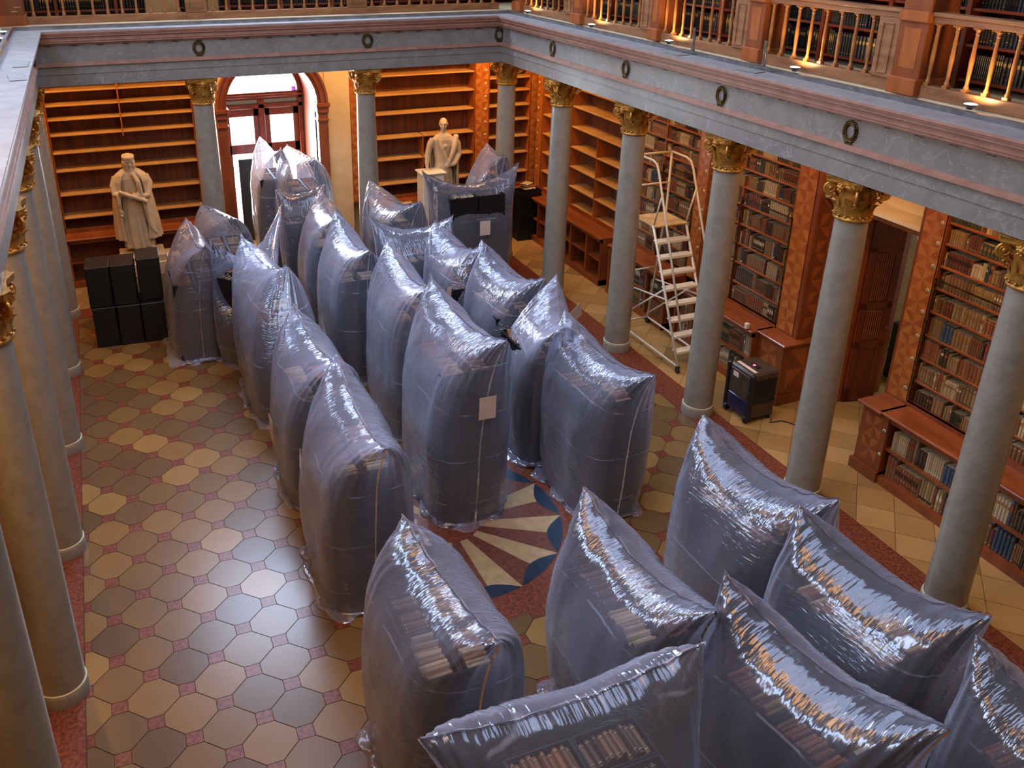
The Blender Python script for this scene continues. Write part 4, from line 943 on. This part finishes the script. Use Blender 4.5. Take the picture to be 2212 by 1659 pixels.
def head(b, c, s=1.0, beard=False, turn=0):
    c = Vector(c); Rz = Matrix.Rotation(turn, 3, 'Z') @ Matrix.Rotation(.18 if beard else .08, 3, 'X')
    P = lambda x, y, z: c+Rz@Vector((x*s, y*s, z*s))
    b.ell(P(0,.01,.03), (.083*s,.10*s,.10*s), 16, 12, 0, Rz); b.ell(P(0,-.02,-.04), (.066*s,.078*s,.085*s), 14, 10, 0, Rz)
    b.tube([P(0,-.092,.035), P(0,-.115,-.005), P(0,-.122,-.022), P(0,-.098,-.03)], [.010*s,.014*s,.018*s,.012*s], 8)      # nose
    for q in (-1,1):
        b.tube([P(q*.012,-.098,.042), P(q*.038,-.094,.05), P(q*.062,-.072,.038)], [.010*s,.013*s,.009*s], 6)               # brow
        b.ell(P(q*.034,-.083,.018), (.015*s,.012*s,.010*s), 8, 6, 0, Rz)                                                     # eye
        b.ell(P(q*.044,-.07,-.03), (.024*s,.022*s,.026*s), 8, 6, 0, Rz)                                                      # cheek
        b.ell(P(q*.084,.01,0), (.012*s,.022*s,.034*s), 8, 6, 0, Rz)                                                          # ear
    b.tube([P(-.026,-.090,-.058), P(0,-.100,-.055), P(.026,-.090,-.058)], [.006*s,.009*s,.006*s], 6)                        # lips
    b.tube([P(-.02,-.088,-.068), P(0,-.096,-.07), P(.02,-.088,-.068)], [.006*s,.009*s,.006*s], 6)
    b.ell(P(0,-.078,-.1), (.03*s,.026*s,.024*s), 8, 6, 0, Rz)                                                               # chin
    if beard:
        for k in range(9):
            a = (k-4)/4; b.tube([P(a*.07,-.06+.03*abs(a),-.05), P(a*.075,-.085+.035*abs(a),-.11), P(a*.05+.01*sin(k*2),-.1+.03*abs(a),-.17), P(a*.025,-.085,-.225+.04*abs(a))], [.017*s,.021*s,.018*s,.008*s], 6)
        for k in range(14):
            a = PI*.12+PI*1.76*k/13-PI/2+.25; a = -PI/2+PI*.22+ (2*PI-.44*PI)*k/13
            b.tube([P(.075*cos(a),.01+.085*sin(a),.06), P(.096*cos(a),.01+.1*sin(a),0), P(.098*cos(a+.12),.01+.1*sin(a),-.07), P(.085*cos(a),.01+.095*sin(a),-.13)], [.018*s,.021*s,.02*s,.012*s], 6)
    return P
def robe(b, prof, folds=13, seed=0, cx=0, cy=0, amp0=.02, z0=0):
    rows = []
    for z, rx, ry, ox, oy in prof:
        row = []
        for k in range(96):
            a = 2*PI*k/96; am = amp0*max(.1, 1-(z-z0)/1.25)
            d = am*(sin(folds*a+1.2*sin(2*a+seed)+z*1.1)+.5*sin(folds*2.3*a+z*2))
            row.append((cx+ox+(rx+d)*cos(a), cy+oy+(ry+d)*sin(a), z))
        rows.append(row)
    b.grid(rows, 0, True, True, True)
def shell(b, prof, a0, a1, th=.028, folds=9, seed=0):
    """thick open cloak: angle range a0..a1 round the figure"""
    O = []; 
    for z, rx, ry, ox, oy, t0, t1 in prof:
        row = []; n = 48
        for sgn in (1, -1):
            for k in range(n+1):
                q = k/n if sgn > 0 else 1-k/n
                a = (a0+t0)+((a1+t1)-(a0+t0))*q
                d = .016*sin(folds*a*1.7+seed+z*1.5)*max(.25, 1.5-z)
                r_ = d+(th/2 if sgn > 0 else -th/2)
                row.append((ox+(rx+r_)*cos(a), oy+(ry+r_)*sin(a), z))
        O.append(row)
    b.grid(O, 0, True, True, True)
# bearded cloaked king at the left
st = thing('statue', 'pale marble statue of a bearded crowned man in a long cloak holding a scroll', 'statue', (1.50,7.45,.86), 'marble statues before the far bookcases')
b = MB(); X0, Y0, Z0 = 1.50, 7.45, .86
robe(b, [(.12,.27,.2,0.02,0),(.4,.275,.2,.0,0),(.8,.25,.19,0,0),(1.15,.225,.175,0,0),(1.35,.24,.18,0,0),(1.55,.25,.17,0,0),(1.66,.2,.14,0,0),(1.72,.09,.09,0,.0)], 12, 1, amp0=.024, z0=.1)
shell(b, [(.30,.43,.26,.03,.03,-.1,.05),(.6,.42,.27,.02,.03,0,0),(1.0,.385,.26,0,.02,.05,0),(1.3,.35,.24,0,.02,.2,.0),(1.5,.33,.22,0,.01,.15,.05),(1.62,.27,.18,0,.01,.1,.1),(1.71,.15,.12,0,.02,.1,.1)], rad(-62), rad(232), .035, 9, 2)
b.tube([(.04,-.17,1.66),(.12,-.23,1.5),(.14,-.24,1.3),(.2,-.23,1.05),(.22,-.21,.8),(.26,-.2,.55),(.36,-.17,.4)], [.04,.05,.055,.05,.045,.04,.02], 8)
b.tube([(0,.0,1.64),(0,-.02,1.76)], [.075,.065], 10)
P = head(b, (0,-.05,1.87), 1.12, True, .12)
for k in range(16):
    a = 2*PI*k/16; b.tube([P(.092*cos(a),.01+.1*sin(a),.085), P(.1*cos(a),.01+.108*sin(a),.125)], [.02,.012], 5)
b.tube([P(.094*cos(2*PI*k/20),.01+.102*sin(2*PI*k/20),.08) for k in range(20)], .018, 6, closed=True)
b.ell(P(0,.01,.1), (.085,.095,.06), 12, 8)
b.tube([(-.27,.0,1.58),(-.34,-.06,1.42),(-.33,-.14,1.26),(-.20,-.24,1.27)], [.075,.07,.062,.045], 10)     # right arm
b.tube([(.27,.0,1.58),(.34,-.05,1.42),(.28,-.18,1.2),(.16,-.25,1.22)], [.075,.07,.062,.045], 10)
hand(b, (-.20,-.25,1.28), (1,-.05,-.25), (.2,0,1), 1.0, 1.15); hand(b, (.17,-.26,1.23), (-1,-.1,.2), (.2,0,1), 1.0, 1.15)
b.tube([(-.26,-.27,1.35),(-.1,-.285,1.27),(.08,-.29,1.19),(.25,-.28,1.10)], [.04,.042,.044,.045], 12)     # scroll
b.tube([(-.27,-.2,1.27),(-.27,-.23,1.1),(-.25,-.22,.92)], [.05,.035,.02], 8)
hand(b, (-.27,-.22,.98), (.15,-.1,-1), (1,0,0), .8, .95)
for x, t in ((-.06,.1),(.24,.5)):
    b.tube([(x,-.08,.12),(x+.02,-.1,.06),(x+.05*t,-.2,.04),(x+.16*t,-.30,.025)], [.055,.055,.045,.03], 8)
    for k in range(5): b.tube([(x+.16*t-.028+.014*k,-.29,.022),(x+.18*t-.03+.016*k,-.335,.016)], [.013,.010], 5)
o = b.build('figure', M['statue'], st, True, local=True); voxel(o, .0125, 2)
b = MB(); b.bbox(-.40,.46,-.36,.28,-.12,.012,.012); b.bbox(-.46,.60,-.42,.34,-.40,-.12,.015); b.build('plinth', M['statue'], st, local=True)
b = MB(); b.bbox(-.5,.6,-.4,.38,-.86,-.40,.012); b.build('pedestal', M['statue2'], st, local=True)
b = MB(); b.bbox(1.98,2.24,7.12,7.4,.745,.80,.006); tag(b.build('white_tray', M['paper'], None, origin=(2.1,7.26,.745)), 'flat white tray on the plinth corner by the cloaked statue', 'tray')
# man with sash and pedestal
s2 = thing('statue', 'marble statue of a bald man with sash resting one hand on a pedestal', 'statue', (8.16,7.65,.98), 'marble statues before the far bookcases')
b = MB()
robe(b, [(.0,.26,.2,0,0),(.5,.25,.19,0,0),(.85,.225,.17,0,0),(.98,.20,.155,0,0),(1.1,.185,.145,0,0),(1.25,.2,.15,0,0),(1.45,.235,.16,0,0),(1.6,.25,.15,0,0),(1.69,.2,.12,0,0),(1.75,.08,.07,0,0)], 10, 3, amp0=.012)
b.tube([(0,0,1.68),(0,-.01,1.82)], [.07,.06], 10)
head(b, (0,-.03,1.94), 1.12, False, -.35)
b.tube([(-.23,.0,1.63),(-.31,-.01,1.5),(-.37,-.02,1.3),(-.40,-.05,1.12),(-.41,-.10,1.0)], [.08,.078,.066,.055,.036], 10)
hand(b, (-.41,-.10,1.0), (.1,-.8,-.35), (1,0,0), .6, 1.1)
b.tube([(.23,.0,1.63),(.32,-.02,1.48),(.34,-.08,1.25),(.2,-.2,1.08),(.14,-.22,1.05)], [.09,.1,.08,.06,.045], 10)
hand(b, (.2,-.21,1.08), (-.9,-.1,-.2), (0,-.2,1), 1, 1.1)
for i in range(14):                                                                                        # twisted drapery roll from the shoulder
    t = i/13; b.ell((.27-.22*t, -.10-.12*sin(PI*t*.8), 1.66-.62*t), (.075-.02*t,.06,.06), 8, 6)
b.tube([(-.17,-.13,1.66),(-.1,-.18,1.45),(.0,-.19,1.25),(.05,-.2,1.1)], [.035,.04,.035,.03], 8)             # lapel
shell(b, [(.05,.3,.24,.06,.03,.2,-.6),(.6,.31,.24,.05,.03,.1,-.5),(1.1,.32,.23,.04,.02,0,-.4),(1.45,.31,.2,.03,.01,0,-.3),(1.64,.26,.16,.02,.01,0,-.2)], rad(-40), rad(190), .03, 8, 4)
b.ell((0,-.155,1.47), (.05,.025,.05), 10, 6)
for x in (-.1,.12): b.tube([(x,-.05,.05),(x,-.15,.04),(x+.02,-.28,.025)], [.06,.05,.03], 8)
o = b.build('figure', M['statue'], s2, True, local=True); voxel(o, .0125, 2)
b = MB(); b.bbox(-.62,-.12,-.42,.0,-.98,.93,.01); b.bbox(-.66,-.08,-.46,.04,.93,.97,.01); b.bbox(-.66,-.08,-.46,.04,-.98,-.35,.01); b.bbox(-.12,.4,-.3,.3,-.98,.0,.012); b.build('pedestal', M['white'], s2, local=True)

# ------------------------------------------------------------------ rolling ladder
ld = thing('rolling_ladder', 'white metal rolling platform ladder with handrails between two columns', 'ladder', (10.0,1.4,0))
xl, xr = 9.67, 10.33; yf, yp0, yp1, yb = .40, 1.5, 2.1, 2.36; zp = 2.3
def lt(name, pts, r=.019, n=8): 
    b = MB(); b.tube(pts, r, n); return b.build(name, M['white'], ld, True)
for x in (xl, xr):
    lt('stringer', [(x,yf,.12),(x,yp0,zp)], .026, 4)
    lt('base_bar', [(x-.0,yf,.12),(x,yb,.12)], .022, 4)
    lt('rear_post', [(x,yb,.12),(x,yp1,zp),(x,yp1,zp+1.1)], .021)
    lt('brace', [(x,yb,.2),(x,yf+.62,1.3)], .016); lt('brace', [(x,yp1+.1,.95),(x,yf+.55,1.15)], .016)
    o_ = .0 if x < 10 else .08
    lt('handrail', [(x,yp1,zp+1.1),(x,yp0+.18,zp+1.1),(x+o_*.2,yp0+.06,zp+1.06),(x+o_*.3,yp0-.02,zp+.93),(x+o_,yf+.02,.78)], .02)
    lt('rail_strut', [(x,yp0-.02,zp+.02),(x,yp0-.18,zp+.62)], .015)
    b = MB()
    for y in (yf, yb): b.tube([(x-.018,y,.05),(x+.018,y,.05)], .05, 14); b.box(x-.025,x+.025,y-.03,y+.03,.09,.13)
    b.build('caster', M['dhb'], ld, 'auto')
lt('base_bar', [(xl,yb,.12),(xr,yb,.12)], .022, 4); lt('cross_rail', [(xl,yp1,zp+1.1),(xr,yp1,zp+1.1)], .02); lt('cross_rail', [(xl,yp1,zp+.55),(xr,yp1,zp+.55)], .018); lt('cross_rail', [(xl,yp1+.12,1.2),(xr,yp1+.12,1.2)], .018)
for k in range(1, 9):
    t = (k*zp/9-.0)/zp; y = yf+(yp0-yf)*t; z = .12+(zp-.12)*t
    b = MB(); b.bbox(xl+.01,xr-.01,y-.06,y+.10,z-.03,z,.006); b.box(xl+.01,xr-.01,y-.062,y-.055,z-.045,z-.005); b.build('step', M['white'], ld)
b = MB(); b.bbox(xl-.01,xr+.01,yp0-.05,yp1+.02,zp-.03,zp,.006); b.build('platform', mat('worn_platform','c8a872','b0905a',6,rough=.6), ld)
# ------------------------------------------------------------------ dehumidifier with its cable
dh = thing('dehumidifier', 'dark boxy dehumidifier on wheels with a smoked water tank and red display', 'dehumidifier', (9.92,-1.12,0))
x0,x1,y0,y1 = 9.67,10.19,-1.40,-.86; zt = .84
b = MB(); b.bbox(x0+.02,x1,y0,y1,.06,zt,.03); b.build('housing', M['dh'], dh)
for y in (y0, y1):
    b = MB(); b.bbox(x0-.01,x0+.07,y-.035,y+.035,.05,zt+.005,.02); b.build('edge_guard', M['dhb'], dh)
b = MB(); b.bbox(x0+.005,x0+.03,y0+.05,y1-.05,.10,.36,.01); b.build('water_tank', M['dhs'], dh)
b = MB(); b.bbox(x0+.006,x0+.025,y0+.05,y1-.05,.39,.78,.008); b.box(x0+.0,x0+.006,y0+.08,y0+.11,.42,.62); b.build('front_panel', M['dh'], dh)
b = MB(); b.box(x0+.001,x0+.006,y0+.3,y0+.42,.66,.74); b.build('sticker', M['paper'], dh)
b = MB(); b.bbox(x0+.08,x1-.04,y0-.006,y0+.01,.32,.74,.004)
for k in range(12): b.box(x0+.09,x1-.05,y0-.01,y0-.005,.34+.033*k,.35+.033*k)
b.build('side_grille', M['dhb'], dh)
b = MB(); b.bbox(x0+.2,x0+.3,y0+.16,y0+.34,zt-.002,zt+.008,.003); pnl = b.build('control_panel', M['dhb'], dh)
b = MB(); b.lathe([(.001,.012),(.022,.012),(.022,.008)], (x0+.25,y0+.27,zt), 14); b.build('display_light', M['led'], pnl, origin=rootloc(dh))
b = MB(); b.bbox(x0+.09,x0+.15,y0+.06,y1-.06,zt-.002,zt+.006,.002); b.build('top_label', M['paper'], dh)
b = MB()
b.box(x0+.05,x0+.06,y0+.03,y1-.03,zt,zt+.008); b.build('chrome_trim', M['steel'], dh)
for y in (y0+.04, y1-.04):
    b = MB(); b.tube([(x0+.03,y-.02,.06),(x0+.03,y+.02,.06)], .06, 16); b.build('wheel', M['dhb'], dh, 'auto')
b = MB(); b.tube([(x1-.05,y0+.06,0),(x1-.05,y0+.06,.06)], .03, 10); b.tube([(x1-.05,y1-.06,0),(x1-.05,y1-.06,.06)], .03, 10); b.build('foot', M['dhb'], dh)
b = MB(); b.tube([(10.15,-1.42,.012),(10.05,-1.5,.012),(10.25,-1.52,.012),(10.33,-1.62,.012),(10.38,-1.72,.012),(10.50,-1.66,.012),(10.6,-1.58,.012),(10.62,-1.72,.012),(10.78,-1.7,.012),(10.9,-1.72,.012),(11.05,-1.6,.012),(11.2,-1.62,.012)], .009, 6)
tag(b.build('power_cable', M['cables'], None, True, origin=(10.3,-1.6,0)), 'black cable curling on the floor beside the dehumidifier', 'cable')
b = MB(); b.bbox(10.31,10.38,-.40,-.33,1.06,1.16,.012); tag(b.build('sensor_box', M['white'], None, origin=(10.345,-.36,1.06)), 'small white sensor box standing on the counter above the dehumidifier', 'sensor')
# black crates and loose books by the far cabinets
for x, y, n, l in ((10.3,7.65,4,'between the corner column and the far right cabinets'),(7.3,7.55,3,'left of the white pedestal')):
    for k in range(n):
        o = bpy.data.objects.new('crate', CR); C.objects.link(o); o.location = (x, y, .303*k); o.rotation_euler = (0,0,.1*(k%2)); tag(o, 'black crate in the short pile '+l, 'crate', 'short crate pile '+l)
for k in range(7):
    o = bpy.data.objects.new('book', BM[((8,0,2,8,1,4,0)[k], k%4)]); C.objects.link(o); o.scale = (.04,.2,.3); o.location = (7.08+.045*k, 7.55, .91+.02); tag(o, BK[(8,0,2,8,1,4,0)[k]][2]+' book standing in the crate pile left of the white pedestal', 'book', 'books by the pedestal')
for k in range(3):
    o = bpy.data.objects.new('book', BM[((2,8,7)[k], k)]); C.objects.link(o); o.scale = (.04,.2,.28); o.location = (10.2+.0*k, 7.65, 1.235+.042*k); o.rotation_euler = (0, PI/2, .3*k); tag(o, BK[(2,8,7)[k]][2]+' book lying on the crate pile by the corner column', 'book', 'books by the corner')

# ------------------------------------------------------------------ light
def area(name, loc, size, energy, col, target, sy=None):
    l = bpy.data.lights.new(name, 'AREA'); l.energy = energy; l.color = col; l.size = size
    if sy: l.shape = 'RECTANGLE'; l.size_y = sy
    o = bpy.data.objects.new(name, l); C.objects.link(o); o.location = loc
    o.rotation_euler = (Vector(target)-Vector(loc)).to_track_quat('-Z', 'Y').to_euler(); return o
area('daylight_window_far', (4.5, 9.2, 9.6), 4.6, 1500, (.58,.72,1), (4.6,-3,0), 3.0)
area('daylight_vault', (4.5, -1.5, 11.5), 5, 820, (.55,.68,1), (4.5,0,0), 12)
area('daylight_window_left', (-1.9, -1.0, 8.6), 11, 700, (.55,.70,1), (6.5,-1,0.5), 1.6)
area('daylight_door', (4.57, 9.85, 2.4), 1.5, 330, (.8,.9,1), (5.2,0,1.0), 2.6)
for y in (-6.5,-4.2,-1.9,.4,2.8,5.2,7.4): 
    area('aisle_lamp_right', (9.75, y, 4.93), .25, 62, (1,.52,.18), (10.6,y,1), 1.4)
    area('aisle_lamp_left', (-.6, y, 4.93), .25, 40, (1,.50,.17), (-.6,y,1), 1.4)
for x in (1.0,3.0,6.1,7.8,9.6): area('aisle_lamp_far', (x, 7.35, 4.93), 1.2, 40, (1,.52,.18), (x,8.2,1), .25)
area('warm_vault_fill', (1.2,-5.0,9.5), 3.2, 230, (1,.50,.18), (1.5,-2.5,0))  # added warm fill overhead, stands in for lamplight off the vault
area('back_room_window', (14.3,-1.5,3.5), 1.2, 60, (.85,.9,1), (12.5,-1.8,1))
w = bpy.data.worlds.new('world'); sc.world = w; w.use_nodes = True
w.node_tree.nodes['Background'].inputs[0].default_value = (1,.72,.48,1); w.node_tree.nodes['Background'].inputs[1].default_value = .16
sc.view_settings.view_transform = 'Standard'; sc.view_settings.look = 'None'; sc.view_settings.exposure = 0
sc.cycles.transparent_max_bounces = 32; sc.cycles.max_bounces = 6; sc.cycles.use_denoising = True; sc.cycles.sample_clamp_indirect = 4
